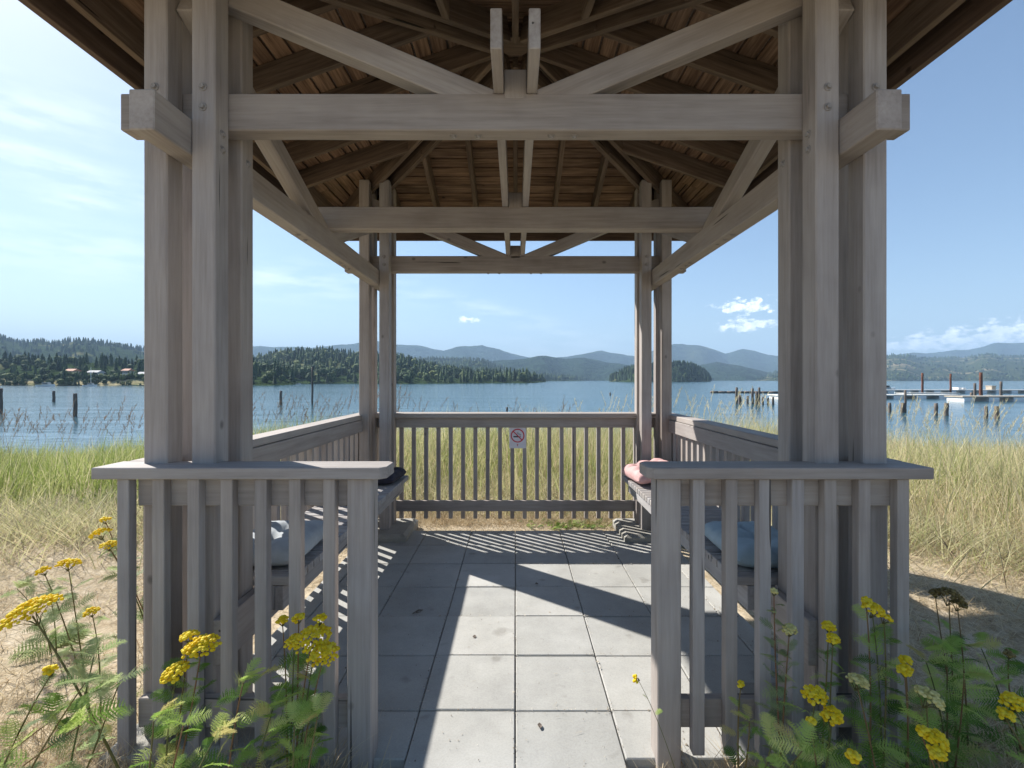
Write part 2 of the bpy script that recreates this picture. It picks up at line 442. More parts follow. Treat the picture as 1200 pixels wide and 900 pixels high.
# paving: joints run on a 16 inch module, the two middle columns go on as the path
S = .4064
pv = MB()
Y0 = 4.476
def slab(x0, x1, y0, y1):
    g = .0022
    dz = random.uniform(-.0035, .0035); t = .045
    b = MB()
    pv.box(x0+g, x1-g, y0+g, y1-g, -t+dz, dz, c=.004)
for k in range(0, 16):
    y1 = Y0-k*S; y0 = y1-S
    for j in range(-3, 3):
        x0 = j*S; x1 = x0+S
        if j in (-1, 0): slab(x0, x1, y0, y1)
        elif y1 > 1.80: slab(x0, x1, max(y0, 1.775), y1)
    if y1 > 1.80:
        slab(-1.345, -3*S, max(y0, 1.775), y1); slab(3*S, 1.345, max(y0, 1.775), y1)
o = pv.build('paving', M['paver']); tag(o, kind='structure')
bd = MB(); bd.box(-1.34, 1.34, 1.79, 4.47, -.05, -.012, c=.001); bd.box(-.40, .40, -2.0, 1.788, -.05, -.012, c=.001)
M['joint'] = simple('joint_sand', (.16, .145, .125), .95, 0, .5, 60)
o = bd.build('paving_bed', M['joint']); tag(o, kind='structure')

# ------------------------------------------------------------------ the pavilion
ZC = 3.185
pav = empty('pavilion', (0, ZC, 0), 'open timber pavilion of paired taupe posts under a hipped roof, facing the water', 'pavilion')
X1, X2, X3, X4 = -1.398, -1.309, -1.218, -1.129
NY = (1.808, 1.897, 1.985, 2.074); FY = (4.300, 4.389, 4.477, 4.566)
def bolt_mesh(name='bolt'):
    b = MB(); n = 12
    vs = [(.016*math.cos(2*PI*i/n), 0, .016*math.sin(2*PI*i/n)) for i in range(n)] + [(.015*math.cos(2*PI*i/n), -.002, .015*math.sin(2*PI*i/n)) for i in range(n)]
    fs = [[i, (i+1) % n, n+(i+1) % n, n+i] for i in range(n)]+[[n+i for i in range(n)]]
    b.raw(vs, fs)
    h = [(.009*math.cos(PI/3*i), -.002, .009*math.sin(PI/3*i)) for i in range(6)] + [(.009*math.cos(PI/3*i), -.010, .009*math.sin(PI/3*i)) for i in range(6)]
    b.raw(h, [[i, (i+1) % 6, 6+(i+1) % 6, 6+i] for i in range(6)]+[[6+i for i in range(6)]])
    return b
_b = bolt_mesh().build('bolt', M['bolt'], origin=(0, 0, 0)); BOLT = _b.data; bpy.data.objects.remove(_b)
def bolt(parent, loc, d):
    """bolt head whose washer lies at loc and which faces direction d"""
    o = bpy.data.objects.new('bolt', BOLT); o.location = loc
    o.rotation_euler = Vector(d).to_track_quat('-Y', 'Z').to_euler()
    return link(o, parent)
posts = {}
def post(x0, x1, y0, y1, z0=.055, z1=3.19):
    o = MB().box(x0, x1, y0, y1, z0, z1, c=.005).build('post', M['stain'], pav)
    return o
for s in (-1, 1):
    for (a, b_) in ((X1, X2), (X3, X4)):
        x0, x1 = sorted((s*a, s*b_))
        for ys in (NY, FY):
            for (c0, c1) in ((ys[0], ys[1]), (ys[2], ys[3])):
                q = post(x0, x1, c0, c1); posts[(s, abs(a) < 1.25, ys is NY, c0 in (NY[0], FY[0]))] = q
    p = posts[(s, True, True, True)]
    for z in (2.425, 2.50): bolt(p, (s*1.174, NY[0]-.001, z), (0, -1, 0))
    for z in (2.285, 2.345): bolt(p, (s*1.128, 1.853, z), (-s, 0, 0))
    p = posts[(s, True, True, False)]; bolt(p, (s*1.128, 2.03, 2.31), (-s, 0, 0))
    p = posts[(s, False, True, True)]; bolt(p, (s*1.354, NY[0]-.001, 2.50), (0, -1, 0))
    p = posts[(s, True, False, True)]; bolt(p, (s*1.174, FY[0]-.001, 2.43), (0, -1, 0)); bolt(p, (s*1.174, FY[0]-.001, 2.50), (0, -1, 0)); bolt(p, (s*1.174, FY[0]-.001, 2.9), (0, -1, 0))

# side beams (run away from the camera) and tie beams (run across, on top of them)
LZ0, LZ1, TZ0, TZ1 = 2.245, 2.383, 2.385, 2.530
for s in (-1, 1):
    o = MB().box(*sorted((s*1.307, s*1.220)), 1.625, 4.75, LZ0, LZ1, c=.004).build('side_beam', M['stain'], pav)
    for y in (2.80, 2.90, 3.48, 3.56, 3.66): bolt(o, (s*1.264, y, LZ0-.001), (0, 0, -1))
ties = []
for (y0, y1, xe) in ((1.899, 1.983, 1.560), (3.142, 3.228, 1.305), (4.391, 4.475, 1.560)):
    o = MB().box(-xe, xe, y0, y1, TZ0, TZ1, c=.004).build('tie_beam', M['stain'], pav); ties.append(o)
    if xe > 1.4:
        for x in (-.25, -.15, .144, .236): bolt(o, (x, (y0+y1)/2, TZ0-.001), (0, 0, -1))
# twin centre joists and the blocks between them
for s in (-1, 1):
    MB().box(*sorted((s*.046, s*.086)), 1.645, 4.73, TZ1+.002, TZ1+.142, c=.003).build('centre_joist', M['stain'], pav)
for y in (1.94, 3.185, 4.433):
    MB().box(-.044, .044, y-.042, y+.042, TZ1-.02, TZ1+.095, c=.003).build('king_block', M['stain'], pav)
# V braces on all four sides
def brace(a, b_): MB().board(a, b_, .082, .10, (0, 0, 1), .004).build('brace', M['stain'], pav)
for y in (1.941, 4.433):
    for s in (-1, 1): brace((s*.10, y, 2.499), (s*1.345, y, 3.022))
for x in (-1.2635, 1.2635):
    for s in (-1, 1): brace((x, ZC+s*.02, 2.340), (x, ZC+s*1.32, 2.866))

# roof
DZ, DM = 3.735, .35
def zd(r): return DZ-DM*r
def slope_pt(k, a, r, z):   # a: along the eave, r: out from the ridge point; k: which side
    if k == 0: return Vector((a, ZC-r, z))
    if k == 1: return Vector((r, ZC+a, z))
    if k == 2: return Vector((-a, ZC+r, z))
    return Vector((-r, ZC-a, z))
RE = 1.90
for k in range(4):
    d = MB(); w, g = .090, .015; r = .03
    while r < RE-.02:
        r1 = min(r+w, RE-.01)
        # split each course at random rafters
        cuts = [c for c in np.arange(-4, 5)*S if abs(c) < r-.05 and random.random() < .28]
        xs = [None]+cuts+[None]
        for i in range(len(xs)-1):
            i0 = (-r+.004, -r1+.004) if xs[i] is None else (xs[i]+.0015, xs[i]+.0015)
            i1 = (r-.004, r1-.004) if xs[i+1] is None else (xs[i+1]-.0015, xs[i+1]-.0015)
            jig = random.uniform(-.0015, .0015)
            vs, gc = [], []
            for (dz_) in (0, .018):
                for (a, rr) in ((i0[0], r), (i1[0], r), (i1[1], r1), (i0[1], r1)):
                    vs.append(slope_pt(k, a, rr, zd(rr)+dz_+jig)); gc.append((a, rr, dz_))
            d.raw(vs, [[3, 2, 1, 0], [4, 5, 6, 7], [0, 1, 5, 4], [1, 2, 6, 5], [2, 3, 7, 6], [3, 0, 4, 7]], gc)
        r += w+g
    d.build('roof_deck', M['deckw'], pav)
    # shingle courses over the deck
    sh = MB(); r = .02
    while r < RE+.03:
        r1 = r+.16
        r1c = min(r1, RE+.055)
        vs, gc = [], []
        for (dr, dz_) in ((0, .021), (1, .024), (1, .036), (0, .022)):
            rr = r if dr == 0 else r1c
            for a in (-rr, rr):
                vs.append(slope_pt(k, a, rr, zd(rr)+dz_+(.002 if dr == 0 and dz_ > .0215 else 0))); gc.append((rr*3, a, 0))
        sh.raw(vs, [[0, 1, 3, 2], [2, 3, 5, 4], [4, 5, 7, 6], [6, 7, 1, 0], [0, 2, 4, 6], [1, 7, 5, 3]], gc)
        r = r1
    sh.build('shingle_courses', M['shingle'], pav)
    # rafters
    for j in range(-3, 4):
        if abs(j) == 3 and k in (1, 3): continue
        a = j*S*.955; r0 = max(.14, abs(a)+.09); r1 = 1.785
        if r1-r0 < .15: continue
        t = .14; off = -(t/2)*math.hypot(1, DM)-.002
        MB().board(slope_pt(k, a, r0, zd(r0)+off), slope_pt(k, a, r1, zd(r1)+off), .038, t, (0, 0, 1), .002).build('rafter', M['roofw'], pav)
    # fascia and the inner eave board
    zt = zd(RE)
    e = RE+.001
    a, b_ = slope_pt(k, -e-.018, RE+.019, zt-.095), slope_pt(k, e+.018, RE+.019, zt-.095)
    MB().board(a.lerp(b_, .0), a.lerp(b_, .9905), .036, .20, (0, 0, 1), .003).build('fascia', M['fasciaw'], pav)
    rr = 1.80; a, b_ = slope_pt(k, -rr+.02, rr, zd(rr)-.09), slope_pt(k, rr-.04, rr, zd(rr)-.09)
    MB().board(a, b_, .036, .172, (0, 0, 1), .002).build('eave_board', M['roofw'], pav)
for sx in (-1, 1):
    for sy in (-1, 1):
        for o_ in (-.066, .066):
            pp = Vector((sx, -sy, 0)).normalized()*o_
            r0, r1 = .10, 1.84; t = .15
            mz = lambda r: zd(r)-.010-t/2*math.hypot(1, DM/1.414)-abs(o_)*.10
            a = Vector((sx*r0, ZC+sy*r0, mz(r0)))+pp; b_ = Vector((sx*r1, ZC+sy*r1, mz(r1)))+pp
            MB().board(a, b_, .040, t, (0, 0, 1), .002).build('hip_rafter', M['roofw'], pav)
hub = MB(); n = 8
vs = [(.10*math.cos(2*PI*(i+.5)/n), ZC+.10*math.sin(2*PI*(i+.5)/n), z) for z in (3.60, 3.69) for i in range(n)]
hub.raw(vs, [[i, (i+1) % n, n+(i+1) % n, n+i] for i in range(n)]+[list(range(n))[::-1], [n+i for i in range(n)]])
hub.build('roof_hub', M['roofw'], pav)

# railings
CT0, CT1 = 1.043, 1.085
_bb = MB().box(-.0215, .0215, -.019, .019, 0, .985, c=.002).build('baluster', M['stain'], origin=(0, 0, 0)); bpy.data.objects.remove(_bb)
def baluster(parent, x, y, z0, z1, hx=.0215, hy=.019):
    return MB().box(x-hx, x+hx, y-hy, y+hy, z0, z1, c=.002).build('baluster', M['stain'], parent)
def railing(label, boxes, cap, caprnd=0):
    m = MB()
    m.box(*boxes[0], c=.003)
    o = m.build('railing', M['stain'], pav); o['label'] = label
    MB().box(*boxes[1], c=.003).build('bottom_rail', M['stain'], o)
    return o
def cap(parent, x0, x1, y0, y1, cut=None):
    """handrail plank; cut = (sx) bevels the two corners at that end"""
    m = MB()
    if cut is None: m.box(x0, x1, y0, y1, CT0, CT1, c=.004)
    else:
        k = .022
        if cut > 0: pts = [(x0, y0), (x1-k, y0), (x1, y0+k), (x1, y1-k), (x1-k, y1), (x0, y1)]
        else: pts = [(x0+k, y0), (x1, y0), (x1, y1), (x0+k, y1), (x0, y1-k), (x0, y0+k)]
        n = len(pts); i_ = .003; cx_, cy_ = (x0+x1)/2, (y0+y1)/2
        ins = [(x+(i_ if x < cx_ else -i_), y+(i_ if y < cy_ else -i_)) for x, y in pts]
        vs = [(*p, CT0) for p in ins]+[(*p, CT0+i_) for p in pts]+[(*p, CT1-i_) for p in pts]+[(*p, CT1) for p in ins]
        fs = [list(range(n))[::-1], [3*n+i for i in range(n)]]
        for l in range(3):
            fs += [[l*n+i, l*n+(i+1) % n, (l+1)*n+(i+1) % n, (l+1)*n+i] for i in range(n)]
        gc = [(v[0], v[1], v[2]) for v in vs]
        m.raw(vs, fs, gc)
    return m.build('handrail', M['stain'], parent)
# near, left
r = railing('near left railing panel between a newel and the left posts', [(-1.392, -.612, 1.774, 1.806, .935, 1.041), (-1.392, -.612, 1.774, 1.806, .117, .225)], None)
cap(r, -1.516, -.464, 1.72, 1.862, 1)
MB().box(-.611, -.523, 1.745, 1.835, -.03, 1.041, c=.004).build('newel_post', M['stain'], r)
for x in (-1.416, -1.289, -1.163, -1.043, -.92, -.797, -.673): baluster(r, x, 1.7545, .043, 1.041)
# near, right
r = railing('near right railing panel between a newel and the right posts', [(.603, 1.392, 1.774, 1.806, .935, 1.041), (.603, 1.392, 1.774, 1.806, .117, .225)], None)
cap(r, .474, 1.496, 1.72, 1.862, -1)
MB().box(.516, .602, 1.745, 1.835, -.03, 1.041, c=.004).build('newel_post', M['stain'], r)
for x in (.662, .780, .901, 1.020, 1.137, 1.260, 1.400): baluster(r, x, 1.7545, .043, 1.041)
# sides
for s in (-1, 1):
    r = railing('%s side railing behind the bench' % ('left' if s < 0 else 'right'),
                [(*sorted((s*1.403, s*1.367)), 2.078, 4.297, .935, 1.041), (*sorted((s*1.403, s*1.367)), 2.078, 4.297, .117, .225)], None)
    cap(r, *sorted((s*1.502, s*1.376)), 1.865, 4.705)
    for k in range(23):
        y = 1.885+k*.1215
        if y < 4.6: baluster(r, s*1.4235, y, .06, 1.041, .019, .0215)
# far
r = railing('far railing with the sign, facing the water', [(-1.398, 1.398, 4.569, 4.603, .945, 1.041), (-1.398, 1.398, 4.569, 4.603, .150, .250)], None)
cap(r, -1.374, 1.374, 4.49, 4.70)
k = 0; x = -1.33
while x < 1.36:
    baluster(r, x, 4.624, .07, 1.041, .0185, .019); x += .1182

# benches
for s in (-1, 1):
    m = MB(); y = 2.085
    while y < 4.27:
        m.box(*sorted((s*.955, s*1.362)), y, y+.058, .508, .546, c=.003); y += .0675
    m.box(*sorted((s*1.005, s*1.043)), 2.084, 4.29, .400, .506, c=.003)
    m.box(*sorted((s*1.045, s*1.128)), 2.09, 2.128, .400, .506, c=.003)
    m.box(*sorted((s*1.045, s*1.128)), 4.24, 4.278, .400, .506, c=.003)
    b_ = m.build('bench', M['slatw'], pav); b_['label'] = 'slatted bench seat along the %s railing' % ('left' if s < 0 else 'right')
    be = MB().box(*sorted((s*1.127, s*1.089)), 1.79, 4.58, .335, .506, c=.003).build('bearer', M['stain'], b_)
    for yy in (1.86, 2.03, 4.34, 4.52): bolt(be, (s*1.088, yy, .42), (-s, 0, 0))
    MB().box(*sorted((s*1.362, s*1.325)), 2.084, 4.29, .40, .506, c=.003).build('rear_rail', M['stain'], b_)

# concrete footings
names = {(-1, 0): 'weathered concrete footing under the near left posts', (1, 0): 'weathered concrete footing under the near right posts',
         (-1, 1): 'pale concrete footing under the far left posts beside the paving', (1, 1): 'pale concrete footing under the far right posts beside the paving'}
for (s, f), lab in names.items():
    y0, y1 = ((1.73, 2.16) if f == 0 else (4.145, 4.68)); x0, x1 = sorted((s*1.50, s*.945)); c = .03
    m = MB()
    vs = [(x0, y0, -.06), (x1, y0, -.06), (x1, y1, -.06), (x0, y1, -.06), (x0, y0, .035), (x1, y0, .035), (x1, y1, .035), (x0, y1, .035),
          (x0+c, y0+c, .060), (x1-c, y0+c, .060), (x1-c, y1-c, .060), (x0+c, y1-c, .060)]
    m.raw(vs, [[3, 2, 1, 0], [0, 1, 5, 4], [1, 2, 6, 5], [2, 3, 7, 6], [3, 0, 4, 7], [4, 5, 9, 8], [5, 6, 10, 9], [6, 7, 11, 10], [7, 4, 8, 11], [8, 9, 10, 11]])
    o = m.build('concrete_footing', M['footing']); tag(o, lab, 'footing', 'concrete footings under the posts')

# ------------------------------------------------------------------ cushions
def cushion(name, x0, x1, y0, y1, z, T, mat, label, tufts=(2, 2), rot=0, squash=0.0, seed=1):
    rr = random.Random(seed)
    n = 30; hx, hy = (x1-x0)/2, (y1-y0)/2
    tc_ = [((i+1)/(tufts[0]+1)*2-1, (j+1)/(tufts[1]+1)*2-1) for i in range(tufts[0]) for j in range(tufts[1])]
    vs, fs, gc = [], [], []
    ph = rr.uniform(0, 6)
    for top in (1, 0):
        for j in range(n+1):
            for i in range(n+1):
                u, v = -1+2*i/n, -1+2*j/n
                u2, v2 = math.sin(u*PI/2), math.sin(v*PI/2)
                pu, pv_ = (1-abs(u2)**5)**.5, (1-abs(v2)**5)**.5
                h = T*pu*pv_
                for (tx, ty) in tc_:
                    d = math.hypot((u2-tx)*hx, (v2-ty)*hy); h -= T*.42*math.exp(-(d/.045)**2)
                    dl = min(abs((u2-tx)*hx), abs((v2-ty)*hy)); h -= T*.12*math.exp(-(dl/.02)**2)*pu*pv_
                h += (.006*math.sin(u2*7+ph)*math.cos(v2*6+ph)+.003*math.sin(u2*19+v2*11+ph)+.003*math.sin(v2*23-u2*9+ph*2))*pu*pv_; h -= T*.10*math.exp(-((1-max(abs(u2), abs(v2)))/.04)**2)
                h = max(h, .006*pu*pv_)
                zz = (T*.45+h*.55) if top else (T*.45*(1-pu*pv_))
                k = 1-.05*(1-pu*pv_)*abs(math.sin(3*u+ph)*math.cos(3*v))
                X_, Y_ = u2*hx*k, v2*hy*k
                X_, Y_ = X_*math.cos(rot)-Y_*math.sin(rot), X_*math.sin(rot)+Y_*math.cos(rot)
                vs.append(((x0+x1)/2+X_, (y0+y1)/2+Y_, z+zz)); gc.append((u, v, 0))
    w = n+1
    for t in (0, 1):
        for j in range(n):
            for i in range(n):
                a = t*w*w+j*w+i; q = [a, a+1, a+1+w, a+w]; fs.append(q if t == 0 else q[::-1])
    b = MB(); b.raw(vs, fs, gc, None, 0, True)
    me_o = b.build(name, mat)
    bm = bmesh.new(); bm.from_mesh(me_o.data); bmesh.ops.remove_doubles(bm, verts=bm.verts, dist=.0004); bmesh.ops.recalc_face_normals(bm, faces=bm.faces); bm.to_mesh(me_o.data); bm.free()
    return tag(me_o, label, 'cushion', 'seat cushions on the benches')
cushion('seat_cushion', -1.345, -.985, 2.13, 2.62, .547, .115, M['bluec'], 'tufted grey blue cushion at the near end of the left bench', (1, 2), .05, seed=3)
cushion('seat_cushion', .985, 1.345, 2.11, 2.60, .547, .115, M['teal'], 'tufted faded blue cushion at the near end of the right bench', (1, 2), -.04, seed=5)
cushion('seat_cushion', .95, 1.33, 3.78, 4.26, .547, .125, M['pink'], 'flat faded pink cushion at the far end of the right bench', (2, 2), .08, seed=8)
pk = [q for q in bpy.data.objects if q.name.startswith('seat_cushion')][-1]; pk = [q for q in bpy.data.objects if 'pink' in q.get('label', '')][0]; pk.rotation_euler.y = -.20; pk.location.z += .035
cushion('seat_cushion', -1.33, -.965, 3.84, 4.26, .547, .10, M['navy'], 'flat dark navy cushion at the far end of the left bench', (2, 2), -.06, seed=9)
b = MB()     # dark tie of the left cushion hanging over the edge
b.tube([(-1.0, 2.60, .60), (-.955, 2.57, .585), (-.945, 2.53, .545), (-.942, 2.47, .50), (-.944, 2.45, .478)], [.008, .008, .009, .007, .004], 6)
o = b.build('cushion_tie', M['black']); c_ = [q for q in bpy.data.objects if q.name == 'seat_cushion'][0]
o.parent = c_; o.location = Vector(o.location)-WL[c_.name]

# ------------------------------------------------------------------ no smoking sign
sg = MB(); sg.box(-.058, .100, 4.598, 4.6035, .745, .955, c=.0015)
sign = sg.build('no_smoking_sign', M['signw']); tag(sign, 'small white no smoking sign with a red ring on the far railing', 'sign')
cx_, cz_ = .021, .866
b = MB(); n = 40; ro, ri = .066, .055
vs = []
for rr in (ro, ri):
    for y in (4.5975, 4.5955): vs += [(cx_+rr*math.cos(2*PI*i/n), y, cz_+rr*math.sin(2*PI*i/n)) for i in range(n)]
fs = []
for i in range(n):
    j = (i+1) % n
    fs += [[n+i, n+j, 3*n+j, 3*n+i], [i, j, n+j, n+i], [2*n+i, 3*n+i, 3*n+j, 2*n+j], [i, 2*n+i, 2*n+j, j]]
b.raw(vs, fs)
b.board((cx_-.042, 4.5962, cz_+.042), (cx_+.042, 4.5962, cz_-.042), .0022, .010, (1, 0, 1), .0003)
b.build('prohibition_ring', M['signr'], sign)
b = MB(); b.box(cx_-.040, cx_+.012, 4.5966, 4.5978, cz_-.016, cz_-.004, c=.0003); b.box(cx_+.016, cx_+.021, 4.5966, 4.5978, cz_-.016, cz_-.004, c=.0003); b.box(cx_+.025, cx_+.030, 4.5966, 4.5978, cz_-.016, cz_-.004, c=.0003)
b.tube([(cx_+.030, 4.5972, cz_), (cx_+.031, 4.5972, cz_+.012), (cx_+.016, 4.5972, cz_+.017), (cx_+.004, 4.5972, cz_+.022), (cx_+.002, 4.5972, cz_+.036)], [.0018]*5, 5)
b.tube([(cx_+.022, 4.5972, cz_), (cx_+.023, 4.5972, cz_+.007), (cx_+.008, 4.5972, cz_+.012), (cx_-.004, 4.5972, cz_+.02), (cx_-.005, 4.5972, cz_+.032)], [.0015]*5, 5)
b.build('cigarette_symbol', M['signk'], sign)
b = MB(); b.box(.018, .0235, 4.5966, 4.5978, .765, .786, c=.0003); b.box(.013, .0285, 4.5958, 4.5965, .7785, .782, c=.0002)
b.build('red_mark', M['signr'], sign)

# ------------------------------------------------------------------ grass
def ribbons(pos, h, w, lean, bend, yaw, rnd, levels=3):
    """pos n,3; blades that rise h, lean sideways by lean*h along yaw, width w"""
    n = len(pos); vs = []; ts = np.linspace(0, 1, levels+1)
    dx, dy = np.cos(yaw), np.sin(yaw); ff = RNG.uniform(0, 2*PI, n); px_, py_ = np.cos(ff), np.sin(ff)
    for i, t in enumerate(ts):
        out = (lean*t+bend*t*t)*h
        zz = h*(t-.35*np.abs(bend)*t*t)
        c = pos+np.stack([dx*out, dy*out, zz], 1)
        ww = w*(1-t**1.6)*.5
        if i < levels:
            vs.append(c-np.stack([px_*ww, py_*ww, 0*ww], 1)); vs.append(c+np.stack([px_*ww, py_*ww, 0*ww], 1))
        else: vs.append(c)
    V = np.stack(vs, 1)                    # n, 2*levels+1, 3
    k = 2*levels+1; base = (np.arange(n)*k)[:, None]
    quads = np.concatenate([base+np.array([2*l, 2*l+1, 2*l+3, 2*l+2]) for l in range(levels-1)], 0)
    tris = base+np.array([2*levels-2, 2*levels-1, 2*levels])
    return V.reshape(-1, 3), quads, tris, np.repeat(rnd, k)
class NPAcc:
    def __init__(s): s.v, s.q, s.t, s.r, s.n = [], [], [], [], 0
    def add(s, v, q, t, r):
        s.v.append(v); s.r.append(r)
        if q is not None and len(q): s.q.append(q+s.n)
        if t is not None and len(t): s.t.append(t+s.n)
        s.n += len(v)
    def build(s, name, mat):
        return np_mesh(name, np.concatenate(s.v), np.concatenate(s.q) if s.q else None, np.concatenate(s.t) if s.t else None, [mat], np.concatenate(s.r))

def fbm(x, y, s):
    return (np.sin(x*s+1.3*np.sin(y*s*.7))+np.sin(y*s*1.3+1.7*np.sin(x*s*.6+2))+np.sin((x+y)*s*.5+4))/3
acc = NPAcc()
NT = 112000
x = RNG.uniform(-13, 13, NT); y = 3.7+RNG.random(NT)**1.1*9.3
edge = 5.25+.35*fbm(x, y*0, 1.1)+.25*RNG.normal(size=NT)-1.25*sst(2.0, 4.2, x)-.55*sst(2.0, 4.0, -x)
keep = (y > edge) & (np.abs(x) < y*1.12+1.2)
x, y = x[keep], y[keep]; n = len(x)
# clumps
cl = RNG.uniform(-.5, .5, (n, 2)); x = x+.10*cl[:, 0]; y = y+.10*cl[:, 1]
z = gz(x, y)
ed = np.clip((y-edge[keep])/1.5+.25+.15*fbm(x, y, 2.7), .22, 1)
h = (.66+.13*fbm(x, y, 1.3)+.11*fbm(x, y, 4.3)+.14*RNG.normal(size=n))*ed
h = np.clip(h, .15, 1.1)*np.where(x < -2, .9, 1.0)*(1.04-.12*sst(3, 9, np.abs(x)))
base = .62-.24*sst(1.8, 3.4, -x)+.08*sst(2, 4, x)
rn = np.clip(base+.13*fbm(x, y, 2.1)+.16*RNG.normal(size=n)+.35*(ed < .6)*RNG.random(n)+.32*(RNG.random(n) < .22), 0, .9)
yaw = RNG.uniform(0, 2*PI, n)*.55+RNG.choice([0, PI], n, p=[.75, .25])-.6
acc.add(*ribbons(np.stack([x, y, z], 1), h, RNG.uniform(.006, .012, n), RNG.uniform(.02, .5, n)*RNG.random(n), RNG.uniform(.1, 1.15, n)*RNG.random(n), yaw, rn))
# straw skirts at the foot of the stand
n = 26000; x = RNG.uniform(-9, 9, n); y = 5.05+RNG.normal(size=n)*.50-1.35*sst(2.0, 4.2, x)-.6*sst(2.0, 4.0, -x)
m_ = (np.abs(x) > 1.75) | (y > 4.95); x, y = x[m_], y[m_]; n = len(x)
acc.add(*ribbons(np.stack([x, y, gz(x, y)], 1), RNG.uniform(.1, .38, n), RNG.uniform(.004, .008, n), RNG.uniform(.3, 1.2, n), RNG.uniform(0, .6, n), RNG.uniform(0, 2*PI, n), np.clip(RNG.normal(.78, .13, n), 0, 1)))
# flowering stalks
n = 760; x = RNG.uniform(-11, 11, n); y = RNG.uniform(6.0, 11.5, n); m_ = np.abs(x) < y*1.1+.6; x, y = x[m_], y[m_]
# fewer in the middle
m_ = (np.abs(x) > 1.6) | (RNG.random(len(x)) < .35); x, y = x[m_], y[m_]; n = len(x)
h = RNG.uniform(.95, 1.32, n)*np.where(np.abs(x) < 1.6, .85, 1)
yaw = RNG.uniform(-.7, .7, n)+RNG.choice([0, PI], n, p=[.8, .2]); lean = RNG.uniform(.05, .3, n); bend = RNG.uniform(0, .25, n)
pos = np.stack([x, y, gz(x, y)], 1); rn = np.where(x < 1.0, .965, .80)+.02*RNG.random(n)
acc.add(*ribbons(pos, h, np.full(n, .0055), lean, bend, yaw, rn, 4))
for j in range(16):                       # seed spikelets up the top of each stalk
    t = .80+.20*j/15
    c = pos+np.stack([np.cos(yaw)*(lean*t+bend*t*t)*h, np.sin(yaw)*(lean*t+bend*t*t)*h, h*(t-.35*bend*t*t)], 1)
    a = RNG.uniform(0, 2*PI, n)
    acc.add(*ribbons(c, np.full(n, .045), np.full(n, .008), RNG.uniform(.15, .55, n), RNG.uniform(0, .3, n), a, np.clip(rn+.015, 0, 1), 2))
o = acc.build('tall_grass', M['grass']); tag(o, 'tall shore grass, green on the left and pale straw on the right, in front of the water', 'grass', kind='stuff')

# short dry grass
acc = NPAcc()
n = 170000; x = RNG.uniform(-7.5, 7.5, n); y = .55+5.0*RNG.random(n)**.9
inside = (np.abs(x) < 1.40) & (y > 1.74) & (y < 4.52); path = (np.abs(x) < .43) & (y < 1.8)
m_ = ~inside & ~path & (np.abs(x) < y*1.15+.5); x, y = x[m_], y[m_]
m_ = (fbm(x, y, 3.1)+.5*fbm(x, y, 8)+RNG.normal(size=len(x))*.8) > -.55; x, y = x[m_], y[m_]; n = len(x)
near = np.exp(-((np.abs(x)-1.5)/.45)**2)*(y < 2.1)+(y < 1.75)*(np.abs(x) < 2)*.6
h = RNG.uniform(.015, .06, n)*(1+1.3*near)+.05*(RNG.random(n) < .08)
rn = np.clip(RNG.normal(.62, .15, n)-.3*(fbm(x, y, 1.7) > .55)*RNG.random(n), 0, 1)
acc.add(*ribbons(np.stack([x, y, gz(x, y)-.004], 1), h, RNG.uniform(.0022, .0045, n), RNG.uniform(.3, 2.2, n), RNG.uniform(0, .5, n), RNG.uniform(0, 2*PI, n), rn, 2))
x = RNG.uniform(-7.5, 7.5, 260000); y = RNG.uniform(.7, 5.3, 260000)
m_ = ~((np.abs(x) < 1.6) & (y > 1.6) & (y < 4.75)) & ~((np.abs(x) < .5) & (y < 1.8)) & (np.abs(x) < y*1.15+.5)
m_ &= (fbm(x, y, 2.3)+.7*fbm(y, x, 5.7)+.5*RNG.normal(size=len(x))) > .02
x, y = x[m_], y[m_]; n = len(x)
acc.add(*ribbons(np.stack([x, y, gz(x, y)-.004], 1), RNG.uniform(.02, .11, n), RNG.uniform(.0025, .005, n), RNG.uniform(.4, 2.4, n), RNG.uniform(0, .9, n), RNG.uniform(0, 2*PI, n), np.clip(RNG.normal(.6, .2, n)-.45*(fbm(x, y, .9) > .35)*RNG.random(n), 0, 1), 3))
# longer dead grass round the foot of the railings
for (cx0, cx1, cy0, cy1, nn, hh) in ((-1.75, -.62, 1.35, 1.72, 2600, .20), (.62, 1.8, 1.35, 1.72, 2200, .17), (-2.4, -1.5, 1.1, 2.0, 1500, .22), (1.5, 2.4, 1.1, 2.0, 1700, .26), (-.5, 1.0, 4.66, 4.95, 900, .13), (-1.5, -.4, 4.70, 4.95, 900, .12)):
    x = RNG.uniform(cx0, cx1, nn); y = RNG.uniform(cy0, cy1, nn)
    acc.add(*ribbons(np.stack([x, y, gz(x, y)-.004], 1), RNG.uniform(.3, 1.2, nn)*hh, RNG.uniform(.002, .004, nn), RNG.uniform(.1, .9, nn), RNG.uniform(0, .9, nn), RNG.uniform(0, 2*PI, nn), np.clip(RNG.normal(.72, .22, nn), 0, 1), 3))
o = acc.build('dry_grass', M['straw']); tag(o, 'short dry straw coloured grass on the bare ground round the pavilion', 'grass', kind='stuff')

